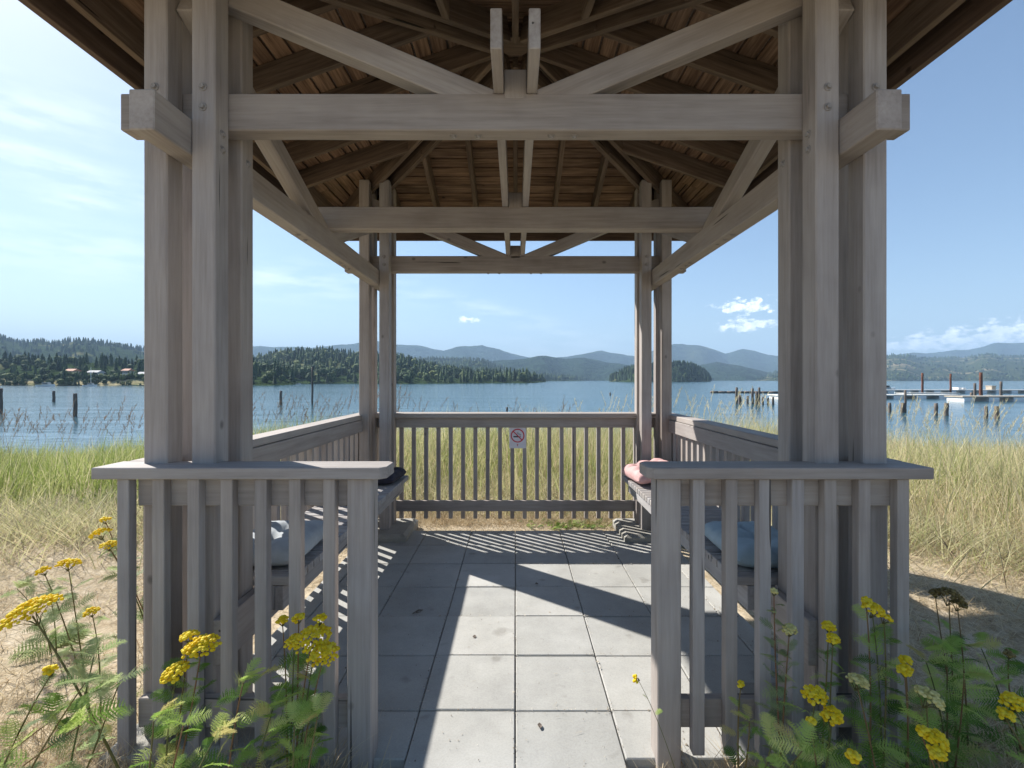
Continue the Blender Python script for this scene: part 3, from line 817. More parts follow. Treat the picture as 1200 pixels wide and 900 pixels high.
# ------------------------------------------------------------------ feathery yellow-flowered plants
def add_leaf(acc, base, d, L, rnd, droop=.35, wide=.32):
    """pinnate, toothed leaf as small faces"""
    base = np.array(base, float); d = np.array(d, float); d /= np.linalg.norm(d)
    side = np.cross(d, [0, 0, 1]); side /= (np.linalg.norm(side)+1e-6); up = np.cross(side, d)
    ro_ = random.uniform(-1.1, 1.1); side, up = side*math.cos(ro_)+up*math.sin(ro_), up*math.cos(ro_)-side*math.sin(ro_)
    np_ = 11; vs, ts = [], []
    def tri(a, b, c): k = len(vs); vs.extend([a, b, c]); ts.append((k, k+1, k+2))
    def at(t): return base+d*L*t+np.array([0, 0, -1])*droop*L*t*t
    for i in range(6):
        a, b = at(i/6), at((i+1)/6); w = L*.010
        tri(a-side*w, a+side*w, b)
    for i in range(np_):
        t = .12+.88*i/np_; p = at(t); tan = at(min(t+.05, 1.05))-p; tan /= np.linalg.norm(tan)
        ll = L*wide*math.sin(PI*(t*.86+.12))**.7*random.uniform(.85, 1.1)
        for s in (-1, 1):
            ld = side*s*.86+tan*.5+up*random.uniform(-.1, .25); ld /= np.linalg.norm(ld)
            tip = p+ld*ll+np.array([0, 0, -1])*ll*.18
            w = ll*.085; perp = np.cross(ld, up); perp /= (np.linalg.norm(perp)+1e-6)
            tri(p-perp*w, p+perp*w, tip)
            for q in (.28, .5, .72):
                m = p+(tip-p)*q; l2 = ll*.32*(1.15-q)
                for s2 in (-1, 1):
                    e = m+(perp*s2*.9+ld*.6)*l2
                    tri(m-ld*l2*.15, m+ld*l2*.18, e)
    acc.add(np.array(vs), None, np.array(ts), np.full(len(vs), rnd))

def add_head(mb, c, axis_, R, n, dome=.42, fl=.0056, rndlo=0.2):
    """flat-topped cluster of button florets"""
    axis_ = Vector(axis_).normalized(); a = axis_.orthogonal().normalized(); b = axis_.cross(a)
    seg = 7
    for i in range(n):
        rr = R*math.sqrt((i+.5)/n)*random.uniform(.9, 1.08); t = i*2.39996+random.uniform(-.2, .2)
        p = Vector(c)+a*rr*math.cos(t)+b*rr*math.sin(t)*.8+axis_*(dome*R*(1-(rr/R)**2)+random.uniform(-.004, .004))
        f = fl*random.uniform(.8, 1.25); tl = (axis_+a*random.uniform(-.3, .3)+b*random.uniform(-.3, .3)).normalized()
        ta = tl.orthogonal().normalized(); tb = tl.cross(ta)
        vs = [p+(ta*math.cos(2*PI*k/seg)+tb*math.sin(2*PI*k/seg))*f*s_+tl*h_ for (s_, h_) in ((.55, -f*.8), (1, 0), (.72, f*.45)) for k in range(seg)]+[p+tl*f*.62]
        fs = [[l*seg+k, l*seg+(k+1) % seg, (l+1)*seg+(k+1) % seg, (l+1)*seg+k] for l in range(2) for k in range(seg)]
        fs += [[2*seg+k, 2*seg+(k+1) % seg, 3*seg] for k in range(seg)]
        mb.raw(vs, fs, None, random.uniform(rndlo, 1), 0, True)

def bez(a, b, c, n):
    return [a*(1-t)**2+b*2*t*(1-t)+c*t*t for t in [i/n for i in range(n+1)]]

def tansy(base, heads, label, leafL=.13, nleaf=9, pale=False, flower='yellow', stemr=.0035, leafz=(0.05, .9), group='yellow flowering plants round the railings', name='tansy_plant', low=6):
    """heads: list of (tip point, radius, florets, axis)"""
    base = Vector((base[0], base[1], float(gz(base[0], base[1]))-.005))
    root = empty(name, base, label, 'plant', group)
    st = MB(); lv = NPAcc(); m_l = 1.4 if base[0] < 0 else 1.0; nleaf = int(nleaf*m_l); low = int(low*m_l)
    for hi, (tip, R, nf, ax) in enumerate(heads):
        tip = Vector(tip)
        mid = base.lerp(tip, .5)+Vector((0, 0, .25*(tip.z-base.z)*.5))+Vector((random.uniform(-.03, .03), random.uniform(-.02, .02), 0))
        b0 = base+Vector((random.uniform(-.03, .03), random.uniform(-.03, .03), 0))
        pts = bez(b0, mid, tip, 12)
        st.tube(pts, [stemr*(1-.55*i/12) for i in range(13)], 6, rnd=random.random())
        axv = Vector(ax)
        if not nf:
            for k in range(4):
                an = random.uniform(0, 2*PI); add_leaf(lv, tip, (math.cos(an)*.8, math.sin(an)*.8, random.uniform(.5, 1.4)), leafL*.8, random.uniform(.4, 1), .4)
        if nf:
            hd = MB(); add_head(hd, tip+axv.normalized()*.012, axv, R*1.12, int(nf*1.15))
            hd.build('flower_head', M[flower], root)
            for k in range(6):            # little stalks under the head
                a = axv.orthogonal().normalized(); a.rotate(Matrix.Rotation(k*PI/3+.3, 3, axv.normalized()))
                st.tube([tip-axv.normalized()*R*.55, tip+a*R*.35-axv.normalized()*R*.1, tip+a*R*.7+axv.normalized()*.006], [.0014, .0011, .001], 4, rnd=.2)
        for k in range(nleaf):
            t = leafz[0]+(leafz[1]-leafz[0])*(k+random.random()*.8)/nleaf
            i = min(int(t*12), 11); p = pts[i].lerp(pts[i+1], t*12-i)
            an = k*2.4+random.uniform(-.4, .4)+hi
            L = leafL*(1.15-.55*t)*random.uniform(.8, 1.2)
            d = (math.cos(an), math.sin(an), random.uniform(.4, 1.3))
            add_leaf(lv, p, d, L, random.random()**1.2, random.uniform(.2, .6))
    for k in range(low):
        an = random.uniform(0, 2*PI); L = leafL*random.uniform(1.0, 1.5)
        add_leaf(lv, base+Vector((0, 0, .02)), (math.cos(an), math.sin(an), random.uniform(.5, 1.3)), L, random.random(), random.uniform(.3, .7))
    st.build('stem', M['stem'], root)
    o = np_mesh('foliage', np.concatenate(lv.v)-np.array(base), None, np.concatenate(lv.t), [M['fernpale' if pale else 'fern']], np.concatenate(lv.r))
    o.parent = root
    return root

UP = (0, -.15, 1)
# left of the entrance
tansy((-1.10, 1.45), [(P(38, 722, 1.38), .062, 150, (-.35, -.25, 1))], 'yellow flowered plant leaning far left on one bare brown stem', nleaf=5, leafz=(.3, .9), stemr=.0048, low=3, leafL=.10)
tansy((-1.68, 1.95), [(P(52, 672, 1.92), .020, 26, (-.5, 0, 1)), (P(80, 664, 1.95), .034, 46, (.1, 0, 1)), (P(108, 720, 1.9), .022, 30, UP)], 'pale green plant with two small yellow heads on the dry ground left of the railing', pale=True, nleaf=12, leafz=(.25, .95), leafL=.12)
tansy((-1.62, 2.25), [(P(118, 628, 2.2), .036, 50, (-.4, 0, 1)), (P(128, 642, 2.15), .030, 40, UP), (P(124, 612, 2.25), .02, 20, UP)], 'yellow flowered plant standing behind the left corner of the near railing', pale=True, nleaf=9, leafz=(.3, .95))
tansy((-1.0, 1.36), [(P(236, 762, 1.38), .042, 90, (.15, -.3, 1)), (P(207, 792, 1.35), .032, 60, (-.2, -.4, 1)), (P(222, 750, 1.40), .02, 24, UP)], 'plant with two rounded yellow heads before the third baluster of the left railing', nleaf=15, leafz=(.1, .93), leafL=.105, low=6)
tansy((-.72, 1.55), [(P(366, 752, 1.50), .052, 120, (.1, -.35, 1)), (P(380, 770, 1.46), .040, 80, (.2, -.4, 1)), (P(345, 755, 1.50), .024, 34, (-.2, -.3, 1)), (P(350, 728, 1.53), .017, 20, UP), (P(375, 729, 1.53), .018, 22, UP), (P(331, 731, 1.53), .016, 18, UP)], 'bushy plant with the largest bright yellow flower clusters beside the left newel', nleaf=9, leafz=(.1, .8), leafL=.12, low=5)
tansy((-.80, 1.30), [(P(285, 800, 1.28), .0, 0, UP), (P(320, 830, 1.25), 0, 0, UP)], 'leafy green plant without flowers at the foot of the left railing', nleaf=16, leafz=(.1, 1), leafL=.115, low=9)
tansy((-1.75, 1.30), [(P(60, 845, 1.25), 0, 0, UP), (P(95, 850, 1.22), 0, 0, UP)], 'low bright green ferny plant in the bottom left corner', nleaf=9, leafz=(.1, 1), leafL=.15, low=10)
tansy((-.95, 1.15), [(P(215, 850, 1.12), 0, 0, UP), (P(180, 845, 1.15), 0, 0, UP), (P(250, 868, 1.1), 0, 0, UP)], 'low spreading ferny plant below the two rounded yellow heads', nleaf=7, leafz=(.1, 1), leafL=.10, low=6)
tansy((-1.33, 1.35), [(P(140, 800, 1.35), 0, 0, UP), (P(110, 770, 1.4), 0, 0, UP)], 'sparse ferny plant on dry ground just left of the near railing', nleaf=8, leafz=(.1, 1), leafL=.12, low=5, pale=True)
tansy((-2.45, 2.55), [(P(20, 690, 2.45), 0, 0, UP), (P(60, 705, 2.4), 0, 0, UP)], 'low green weed in the dry ground at the left edge', nleaf=6, leafz=(.1, 1), leafL=.15, low=8, pale=True)
tansy((-1.45, 1.22), [(P(100, 800, 1.2), 0, 0, UP), (P(60, 790, 1.22), .012, 14, UP)], 'straggling light green plant below the far left leaning stem', nleaf=9, leafz=(.1, 1), leafL=.10, low=6, pale=True)
tansy((-.60, 1.22), [(P(345, 850, 1.2), 0, 0, UP), (P(372, 840, 1.22), 0, 0, UP)], 'bright ferny leaves at the foot of the left newel', nleaf=9, leafz=(.1, 1), leafL=.10, low=6)
# right of the entrance
tansy((.545, 1.60), [(P(748, 797, 1.66), .010, 9, (-.8, -.2, .4))], 'tiny single yellow bloom on a thin twig by the right newel', nleaf=2, leafz=(.6, .9), leafL=.05, low=0, stemr=.0016)
tansy((.74, 1.60), [(P(868, 806, 1.60), .011, 12, UP), (P(878, 845, 1.55), 0, 0, UP)], 'slender plant with one small yellow head before the right railing', nleaf=8, leafz=(.1, .95), leafL=.09, low=3)
tansy((.90, 1.64), [(P(925, 742, 1.60), .024, 34, UP), (P(907, 697, 1.64), .010, 10, UP)], 'tall grey green feathery plant with one faded pale yellow head', nleaf=24, leafz=(.15, .95), leafL=.085, pale=True, flower='palefl', low=3)
tansy((1.03, 1.62), [(P(971, 738, 1.60), .020, 34, UP), (P(976, 753, 1.55), .020, 34, UP)], 'upright plant with two yellow heads one above the other at the right railing', nleaf=14, leafz=(.2, .92), leafL=.085, low=3)
tansy((1.17, 1.55), [(P(1022, 718, 1.55), .034, 66, (.3, -.1, 1)), (P(1036, 728, 1.54), .018, 26, (.5, 0, 1)), (P(1015, 708, 1.57), .014, 18, UP)], 'tallest plant with a slanting yellow head over dark leaves at the right corner post', nleaf=14, leafz=(.2, .93), leafL=.12)
tansy((1.27, 1.55), [(P(1060, 778, 1.50), .018, 28, UP), (P(1060, 790, 1.46), .020, 32, UP)], 'plant with a pair of small yellow heads in front of the right corner post', nleaf=12, leafz=(.2, .92), leafL=.11)
tansy((.92, 1.45), [(P(955, 820, 1.38), .034, 56, UP), (P(975, 843, 1.33), .028, 44, UP), (P(950, 850, 1.3), .012, 12, UP)], 'spreading plant with mixed bright and faded yellow heads low in front of the right railing', nleaf=10, leafz=(.1, .9), leafL=.13)
tansy((1.08, 1.40), [(P(1004, 803, 1.42), .030, 46, (.3, 0, 1))], 'plant with one pale yellow head slanting right above the low leaves', nleaf=8, leafz=(.1, .9), leafL=.12, flower='palefl')
tansy((1.24, 1.38), [(P(1086, 822, 1.30), .038, 70, (.5, -.1, 1))], 'plant with a long pale yellow head right of the corner post', nleaf=10, leafz=(.1, .9), leafL=.12, flower='palefl')
tansy((1.20, 1.20), [(P(1095, 872, 1.15), .026, 54, (.1, -.5, 1)), (P(1080, 862, 1.16), .013, 16, UP), (P(1098, 890, 1.12), .016, 22, UP)], 'low plant with a bright lemon yellow cluster near the bottom right', nleaf=8, leafz=(.1, .85), leafL=.12)
tansy((1.55, 1.35), [(P(1188, 828, 1.30), .030, 54, UP), (P(1178, 842, 1.28), .018, 22, UP)], 'plant with an orange yellow head cut by the right edge', nleaf=10, leafz=(.1, .9), leafL=.12)
tansy((1.62, 1.75), [(P(1112, 702, 1.80), .050, 70, (.35, 0, 1)), (P(1096, 698, 1.82), .018, 20, (-.2, 0, 1)), (P(1122, 712, 1.78), .026, 30, (.4, 0, 1))], 'withered plant with flat brown seed heads right of the pavilion', nleaf=12, leafz=(.1, .8), leafL=.12, flower='brownfl')
tansy((1.90, 1.80), [(P(1150, 760, 1.75), 0, 0, UP), (P(1182, 770, 1.72), .016, 16, UP)], 'dark leafy plant with a dried stalk in the roof shade at the right edge', nleaf=14, leafz=(.1, 1), leafL=.13, flower='brownfl', low=6)
tansy((1.45, 1.60), [(P(1085, 775, 1.60), 0, 0, UP), (P(1110, 765, 1.62), 0, 0, UP), (P(1130, 790, 1.55), 0, 0, UP)], 'dense dark green ferny clump right of the corner post', nleaf=14, leafz=(.1, 1), leafL=.13, low=8)
tansy((.66, 1.40), [(P(940, 880, 1.2), 0, 0, UP), (P(905, 870, 1.3), 0, 0, UP)], 'low deep green leaves at the bottom of the picture in front of the right railing', nleaf=9, leafz=(.1, 1), leafL=.13, low=8)
tansy((1.02, 1.08), [(P(1000, 893, 1.05), .014, 18, UP)], 'small low plant with one yellow head at the bottom edge right of centre', nleaf=5, leafz=(.1, .9), leafL=.08, low=4)

# weeds beyond the far railing (brown-green tuft by the paving)
lv = NPAcc()
for _ in range(150):
    x_, y_ = random.gauss(.55, .22), random.uniform(4.62, 4.85)
    an = random.uniform(0, 2*PI); add_leaf(lv, (x_, y_, float(gz(x_, y_))), (math.cos(an), math.sin(an), random.uniform(.3, 1.2)), random.uniform(.05, .12), random.random(), .4)
for _ in range(420):
    s_ = random.choice((-1, 1)); x_, y_ = s_*(1.0+2.0*random.random()**1.6), random.uniform(.85, 2.1)
    if abs(x_) < 1.55 and y_ > 1.7: continue
    an = random.uniform(0, 2*PI); add_leaf(lv, (x_, y_, float(gz(x_, y_))), (math.cos(an), math.sin(an), random.uniform(.2, 1.0)), random.uniform(.05, .13), random.random(), .5)
o = np_mesh('low_weeds', np.concatenate(lv.v), None, np.concatenate(lv.t), [M['fern']], np.concatenate(lv.r)); tag(o, 'scattered low green weeds among the dry grass', 'weeds', kind='stuff')

# grit, sand and straw scraps blown onto the slabs
acc = NPAcc(); n = 5200; x = RNG.uniform(-1.33, 1.33, n); y = RNG.uniform(.3, 4.46, n)
k = RNG.random(n); jx = np.round(x/S)*S+RNG.normal(size=n)*.007; jy = Y0-np.round((Y0-y)/S)*S+RNG.normal(size=n)*.007
x = np.where(k < .34, jx, x); y = np.where((k >= .34) & (k < .68), jy, y)
sp_ = RNG.random(n) < .25; x = np.where(sp_ & (k > .68), np.sign(x)*(1.33-np.abs(RNG.normal(size=n))*.10), x)
m_ = (np.abs(x) < 1.335) & ((y > 1.80) | (np.abs(x) < .40)) & (y < 4.46); x, y = x[m_], y[m_]; n = len(x)
sz = RNG.uniform(.0012, .0042, n)*(1+1.2*(RNG.random(n) < .04)); a = RNG.uniform(0, 2*PI, n)
T4 = np.array([(1, 0, 0), (-.5, .8, 0), (-.6, -.75, 0), (0, .05, .8)]); c_, s_2 = np.cos(a), np.sin(a)
vv = np.stack([(T4[None, :, 0]*c_[:, None]-T4[None, :, 1]*s_2[:, None])*sz[:, None]+x[:, None], (T4[None, :, 0]*s_2[:, None]+T4[None, :, 1]*c_[:, None])*sz[:, None]+y[:, None], T4[None, :, 2]*sz[:, None]+.0032+0*x[:, None]], 2).reshape(-1, 3)
tt = (np.array([(0, 1, 3), (1, 2, 3), (2, 0, 3)])[None]+(np.arange(n)*4)[:, None, None]).reshape(-1, 3)
acc.add(vv, None, tt, np.repeat(np.clip(RNG.normal(.5, .3, n), 0, 1), 4))
n = 420; x = RNG.uniform(-1.3, 1.3, n); y = RNG.uniform(1.9, 4.45, n); x = np.where(RNG.random(n) < .6, np.sign(x)*(1.32-np.abs(RNG.normal(size=n))*.12), x)
acc.add(*ribbons(np.stack([x, y, 0*x+.004], 1), RNG.uniform(.0008, .002, n), RNG.uniform(.0015, .003, n), RNG.uniform(12, 30, n), 0*x, RNG.uniform(0, 6.28, n), np.clip(RNG.normal(.6, .2, n), 0, 1), 2))
M['grit'] = leafy('sand_and_straw_bits', [(0, (.10, .08, .06)), (.5, (.38, .33, .26)), (1, (.62, .58, .50))], 0)
o = acc.build('grit', M['grit']); tag(o, 'sand grains and straw scraps blown over the paving and its joints', 'grit', kind='stuff')

# twig and leaf litter on the slabs
b = MB()
b.tube([P(478, 719, 2.86)+Vector((0, 0, .004)), P(485, 716.5, 2.90)+Vector((0, 0, .012)), P(492, 716, 2.93)+Vector((0, 0, .008))], [.003, .004, .002], 5)
b.tube([P(482, 718, 2.88)+Vector((0, 0, .006)), P(488, 719, 2.87)+Vector((0, 0, .014))], [.003, .002], 5)
c0 = Vector((-.61, 2.87, .006)); b.v = [tuple(Vector(v)-Vector(b.v[0])+c0) for v in b.v]
o = b.build('dry_twig', M['pile']); tag(o, 'small dark twig lying on the shaded left paving slabs', 'twig')
for (px_, py_, lab) in ((633, 852, 'tiny brown leaf on the slab right of the middle joint near the camera'), (629, 685, 'dry leaf scrap on the far slabs in the shadow band'), (556, 747, 'pale leaf scrap on the sunny slab left of the middle joint')):
    Yd = F*CAMZ/(py_-CY); c0 = Vector(((px_-CX)*Yd/F, Yd, .004)); b = MB(); n = 7
    ring = [(c0.x+.011*math.cos(2*PI*i/n)*random.uniform(.6, 1.2), c0.y+.018*math.sin(2*PI*i/n)*random.uniform(.6, 1.2), .004+random.uniform(0, .005)) for i in range(n)]
    b.raw(ring+[(c0.x, c0.y, .003)]+[(c0.x, c0.y, .0045)], [[i, (i+1) % n, n] for i in range(n)]+[[(i+1) % n, i, n+1] for i in range(n)])
    o = b.build('fallen_leaf', M['pile'], recalc=False); tag(o, lab, 'leaf', 'leaf scraps on the paving')

# ------------------------------------------------------------------ hills, mountains, woods
HA = NPAcc()
def ridge(name, outline, D0, D1, mat, zfoot=-4., rows=14, step=6, rough=.03, back=1.35, lift=0., seed=0, conv=.85):
    rg = np.random.default_rng(seed)
    px_ = np.array([p[0] for p in outline], float); py_ = np.array([p[1] for p in outline], float)
    xs = np.arange(px_[0], px_[-1]+.1, step)
    top = np.interp(xs, px_, py_)
    top = top + rough*30*(np.sin(xs*.11+seed)+.6*np.sin(xs*.27+seed*2)+.4*np.sin(xs*.61+seed*3))*.25
    T = np.concatenate([np.linspace(0, 1, rows), [1+(back-1)*.5, back]])
    Xg, Yg, Zg = [], [], []
    for t in T:
        D = D0+(D1-D0)*t
        tt = min(t, 1); zc = CAMZ+(CY-top)*D1/F-lift
        z = zfoot+(zc-zfoot)*(tt**conv) if t <= 1 else zfoot+(zc-zfoot)*(1-(t-1)/(back-1)*.9)
        z = z+(zc-zfoot)*.05*np.sin(xs*.06+t*7+seed)*math.sin(PI*min(t, 1))
        Dl = D*(1+.04*np.sin(xs*.05+seed)+.02*np.sin(xs*.13+2*seed))
        Xg.append((xs-CX)*Dl/F); Yg.append(Dl); Zg.append(z)
    Xg, Yg, Zg = map(np.array, (Xg, Yg, Zg))
    o = grid_obj(name, Xg, Yg, Zg, mat)
    return (Xg, Yg, Zg, rows)
def conifer_tpl(rg, tiers=6, k=7):
    vs, ts = [], []
    for i in range(tiers):
        z0 = .08+.86*i/tiers; z1 = z0+.92/tiers*1.9; r = (.20*(1-i/tiers)**.8+.02)
        apex = len(vs); vs.append((rg.normal(0, .008), rg.normal(0, .008), min(z1, 1.0)))
        a0 = rg.uniform(0, 6)
        for j in range(k*2):
            rr = r*(rg.uniform(.85, 1.25) if j % 2 else rg.uniform(.45, .7)); a = a0+PI*j/k
            vs.append((rr*math.cos(a), rr*math.sin(a), z0+rg.uniform(-.03, .03)+(0 if j % 2 else .05)))
        for j in range(k*2): ts.append((apex, apex+1+j, apex+1+(j+1) % (k*2)))
    return np.array(vs), np.array(ts)
def broad_tpl(rg, n=75):
    vs, ts = [], []
    for i in range(n):
        d = rg.normal(size=3); d /= np.linalg.norm(d)
        p = d*rg.uniform(.55, 1)*np.array([.34, .34, .42])+np.array([0, 0, .55])
        e1 = rg.normal(size=3); e1 /= np.linalg.norm(e1); e2 = np.cross(e1, d); s = rg.uniform(.10, .17)
        k = len(vs); vs += [p+e1*s, p-e1*s*.5+e2*s, p-e1*s*.5-e2*s]; ts.append((k, k+1, k+2))
        vs.append(p+d*s*.7); ts += [(k, k+1, k+3), (k+1, k+2, k+3), (k+2, k, k+3)]
    return np.array(vs), np.array(ts)
rgt = np.random.default_rng(3)
CON = [conifer_tpl(rgt) for _ in range(5)]; BRO = [broad_tpl(rgt) for _ in range(4)]
def wood_on(R, name, label, n, hmin, hmax, conif=.7, seed=0, tmin=0, tmax=1.0, pxclip=None, crest=.25, shore=.15, rbase=.35, rvar=.25, wfac=1.0):
    Xg, Yg, Zg, rows = R; rg = np.random.default_rng(seed)
    acc = NPAcc(); w = Xg.shape[1]
    t = rg.random(n)
    k = rg.random(n); t = np.where(k < crest, rg.uniform(.93, 1.02, n), t); t = np.where(k > 1-shore, rg.uniform(tmin, tmin+.06, n), t)
    t = tmin+(tmax-tmin)*t
    u = rg.random(n)*(w-1.001)
    ri = np.clip(t*(rows-1), 0, rows-1.001); i = ri.astype(int); j = u.astype(int); a = ri-i; b = u-j
    def bi(G): return (G[i, j]*(1-a)*(1-b)+G[i+1, j]*a*(1-b)+G[i, j+1]*(1-a)*b+G[i+1, j+1]*a*b)
    x, y, z = bi(Xg), bi(Yg), bi(Zg)
    ok = z > WZ+.4
    px_ = CX+x*F/y
    if pxclip: ok &= (px_ > pxclip[0]) & (px_ < pxclip[1])
    x, y, z, px_ = x[ok], y[ok], z[ok], px_[ok]; n = len(x)
    h = rg.uniform(hmin, hmax, n)*(.85+.3*fbm(x*.02, y*.02, 1)); kind = rg.random(n)+.3*fbm(x, y, .03); yaw = rg.uniform(0, 6.28, n)
    rn = np.clip(rbase+rvar*rg.normal(size=n)+.15*fbm(x, y, .025), 0, 1)
    tp = rg.integers(0, 100, n)
    for typ, L in ((0, CON), (1, BRO)):
        for q, (V, T) in enumerate(L):
            m = ((kind < conif) if typ == 0 else (kind >= conif)) & (tp % len(L) == q)
            if not m.any(): continue
            xx, yy, zz, hh, aa, r_ = x[m], y[m], z[m], h[m]*(1 if typ == 0 else .72), yaw[m], np.clip(rn[m]+(.28 if typ else 0), 0, 1)
            wf = wfac*(1.0 if typ == 0 else 1.1); c, s = np.cos(aa), np.sin(aa)
            vx = (V[None, :, 0]*c[:, None]-V[None, :, 1]*s[:, None])*hh[:, None]*wf+xx[:, None]
            vy = (V[None, :, 0]*s[:, None]+V[None, :, 1]*c[:, None])*hh[:, None]*wf+yy[:, None]
            vz = V[None, :, 2]*hh[:, None]+zz[:, None]-.5
            vv = np.stack([vx, vy, vz], 2).reshape(-1, 3); k_ = len(V)
            tt = (T[None]+(np.arange(len(xx))*k_)[:, None, None]).reshape(-1, 3)
            acc.add(vv, None, tt, np.repeat(r_, k_))
    o = acc.build(name, M['conifer']); tag(o, label, 'woodland', kind='stuff')

mtn = ridge('mountains', [(-700, 395), (-300, 400), (0, 408), (300, 408), (400, 404), (440, 402), (470, 403), (500, 405), (520, 410), (550, 407), (565, 405), (590, 412), (620, 417), (640, 420), (680, 417), (705, 411), (720, 414), (745, 416), (770, 409), (790, 404), (800, 403.5), (830, 409), (850, 412.5), (870, 408), (885, 411), (910, 417), (960, 420), (1040, 418), (1090, 413), (1110, 411), (1140, 407), (1170, 404), (1200, 402), (1300, 396), (1500, 400), (1900, 410)], 2700, 3600, M['mountain'], zfoot=-6, rows=12, step=5, rough=.05, seed=2, conv=1.1, back=1.1)
rid = ridge('blue_ridge', [(380, 430), (440, 424), (500, 423), (560, 424), (590, 422), (613, 421), (640, 418), (660, 419), (685, 419), (700, 421), (713, 424), (740, 430), (765, 434), (800, 430), (840, 424), (870, 430), (905, 437), (960, 441)], 1500, 2000, M['mountain'], zfoot=-6, rows=12, step=5, rough=.04, seed=5, conv=.9)
h3 = ridge('headland', [(380, 424), (420, 421), (450, 420), (480, 419), (520, 417), (550, 418), (567, 420), (582, 426), (600, 432), (633, 435), (663, 439), (690, 442), (715, 446)], 900, 1500, M['hillmid'], zfoot=-4, step=5, seed=7, lift=12)
wood_on(h3, 'headland_wood', 'dark wooded headland in the middle distance across the water', 2600, 11, 20, .75, 21, crest=.2, shore=.3, rbase=.42)
h6 = ridge('right_shore', [(880, 446), (890, 438), (905, 436), (930, 431), (980, 421), (1040, 416), (1070, 417), (1100, 417), (1150, 415), (1200, 416), (1300, 414), (1420, 412), (1700, 410), (2100, 420)], 1250, 2000, M['hillright'], zfoot=-4, step=8, seed=9, lift=8)
wood_on(h6, 'right_shore_wood', 'patchy woods over the low brown slope on the right shore', 5200, 8, 15, .5, 22, crest=.25, shore=.3, rbase=.36, pxclip=(870, 1500), wfac=1.2)
h7 = ridge('island', [(706, 448), (716, 441), (724, 436), (735, 430), (760, 427), (790, 424), (812, 425), (824, 430), (832, 440), (836, 448)], 640, 720, M['hillnear'], zfoot=-4, step=3, seed=4, lift=6, back=1.15)
wood_on(h7, 'island_wood', 'dark conifers covering the small island right of centre', 1000, 8, 13, .9, 23, crest=.35, shore=.3, rbase=.25)
h2 = ridge('left_headland', [(200, 425), (240, 421), (270, 417), (300, 414), (330, 413), (350, 411), (380, 409), (425, 409), (450, 411), (470, 416), (500, 422), (533, 426), (567, 432), (600, 435), (633, 438), (667, 442), (684, 447)], 330, 620, M['hillnear'], zfoot=-4, step=5, seed=6, lift=9)
wood_on(h2, 'left_headland_wood', 'tall mixed woods on the near headland left of centre', 3000, 7.5, 14, .62, 24, crest=.2, shore=.35, rbase=.42)
hb = ridge('left_hill', [(-900, 378), (-500, 376), (-200, 384), (0, 394), (60, 396), (110, 399), (160, 405), (230, 411), (280, 416), (310, 423), (335, 434), (350, 446)], 620, 1050, M['hillnear'], zfoot=-4, step=6, seed=12, lift=8, conv=.8)
wood_on(hb, 'left_hill_wood', 'soft blue green woods along the ridge of the hill behind the left shore', 3400, 10, 17, .75, 27, crest=.3, shore=.1, rbase=.34, rvar=.15, pxclip=(-420, 350))
h1 = ridge('left_shore', [(-900, 418), (-500, 419), (-200, 420), (0, 424), (60, 427), (110, 425), (160, 428), (230, 428), (280, 432), (310, 436), (335, 442), (350, 450)], 235, 330, M['hillnear'], zfoot=-4, step=7, seed=1, lift=0)
wood_on(h1, 'left_shore_wood', 'mixed woods along the left shore behind the houses', 1500, 7, 12.5, .5, 25, tmin=.05, crest=.22, shore=.28, rbase=.36, pxclip=(-420, 350))

# ------------------------------------------------------------------ houses on the left shore
def ridge_z(R, x, y):
    Xg, Yg, Zg, rows = R
    d = (Xg[:rows]-x)**2+(Yg[:rows]-y)**2; k = np.argmin(d); return float(Zg[:rows].ravel()[k])
def house(px_, py_, D, w, dp, h, roofm, label, rz=0):
    c = P(px_, py_, D); root = empty('house', c, label, 'house', 'houses on the left shore')
    b = MB(); b.box(c.x-w/2, c.x+w/2, c.y-dp/2, c.y+dp/2, c.z-2, c.z+h, c=.02); b.build('wall', M['cream'], root)
    rf = MB(); e = .5; x0, x1, y0, y1 = c.x-w/2-e, c.x+w/2+e, c.y-dp/2-e, c.y+dp/2+e; z0 = c.z+h-.1; z1 = z0+dp*.32
    rf.raw([(x0, y0, z0), (x1, y0, z0), (x1, y1, z0), (x0, y1, z0), (x0+.2, c.y, z1), (x1-.2, c.y, z1), (x0, y0, z0+.2), (x1, y0, z0+.2), (x1, y1, z0+.2), (x0, y1, z0+.2)],
           [[3, 2, 1, 0], [0, 1, 7, 6], [1, 2, 8, 7], [2, 3, 9, 8], [3, 0, 6, 9], [6, 7, 5, 4], [8, 9, 4, 5], [7, 8, 5], [9, 6, 4]])
    rf.build('roof', M[roofm], root)
    for k in range(3):
        xx = c.x-w/2+w*(k+.5)/3; q = MB(); q.box(xx-w*.09, xx+w*.09, c.y-dp/2-.06, c.y-dp/2-.01, c.z+.5, c.z+1.15, c=.005); q.build('window', M['glassd'], root)
    return root
house(85, 438.5, 250, 4.2, 4, 1.6, 'rooft', 'cream house with an orange roof among trees on the left shore')
house(112, 440, 252, 5.5, 4, 1.5, 'roofg', 'long white house with a grey roof right of the orange roofed one')
house(168, 442, 252, 3.4, 4, 1.6, 'roofg', 'small white house beside the left pavilion post on the far shore')
house(150, 438, 262, 3.2, 4, 1.6, 'rooft', 'small orange roofed house half hidden behind the shore trees')
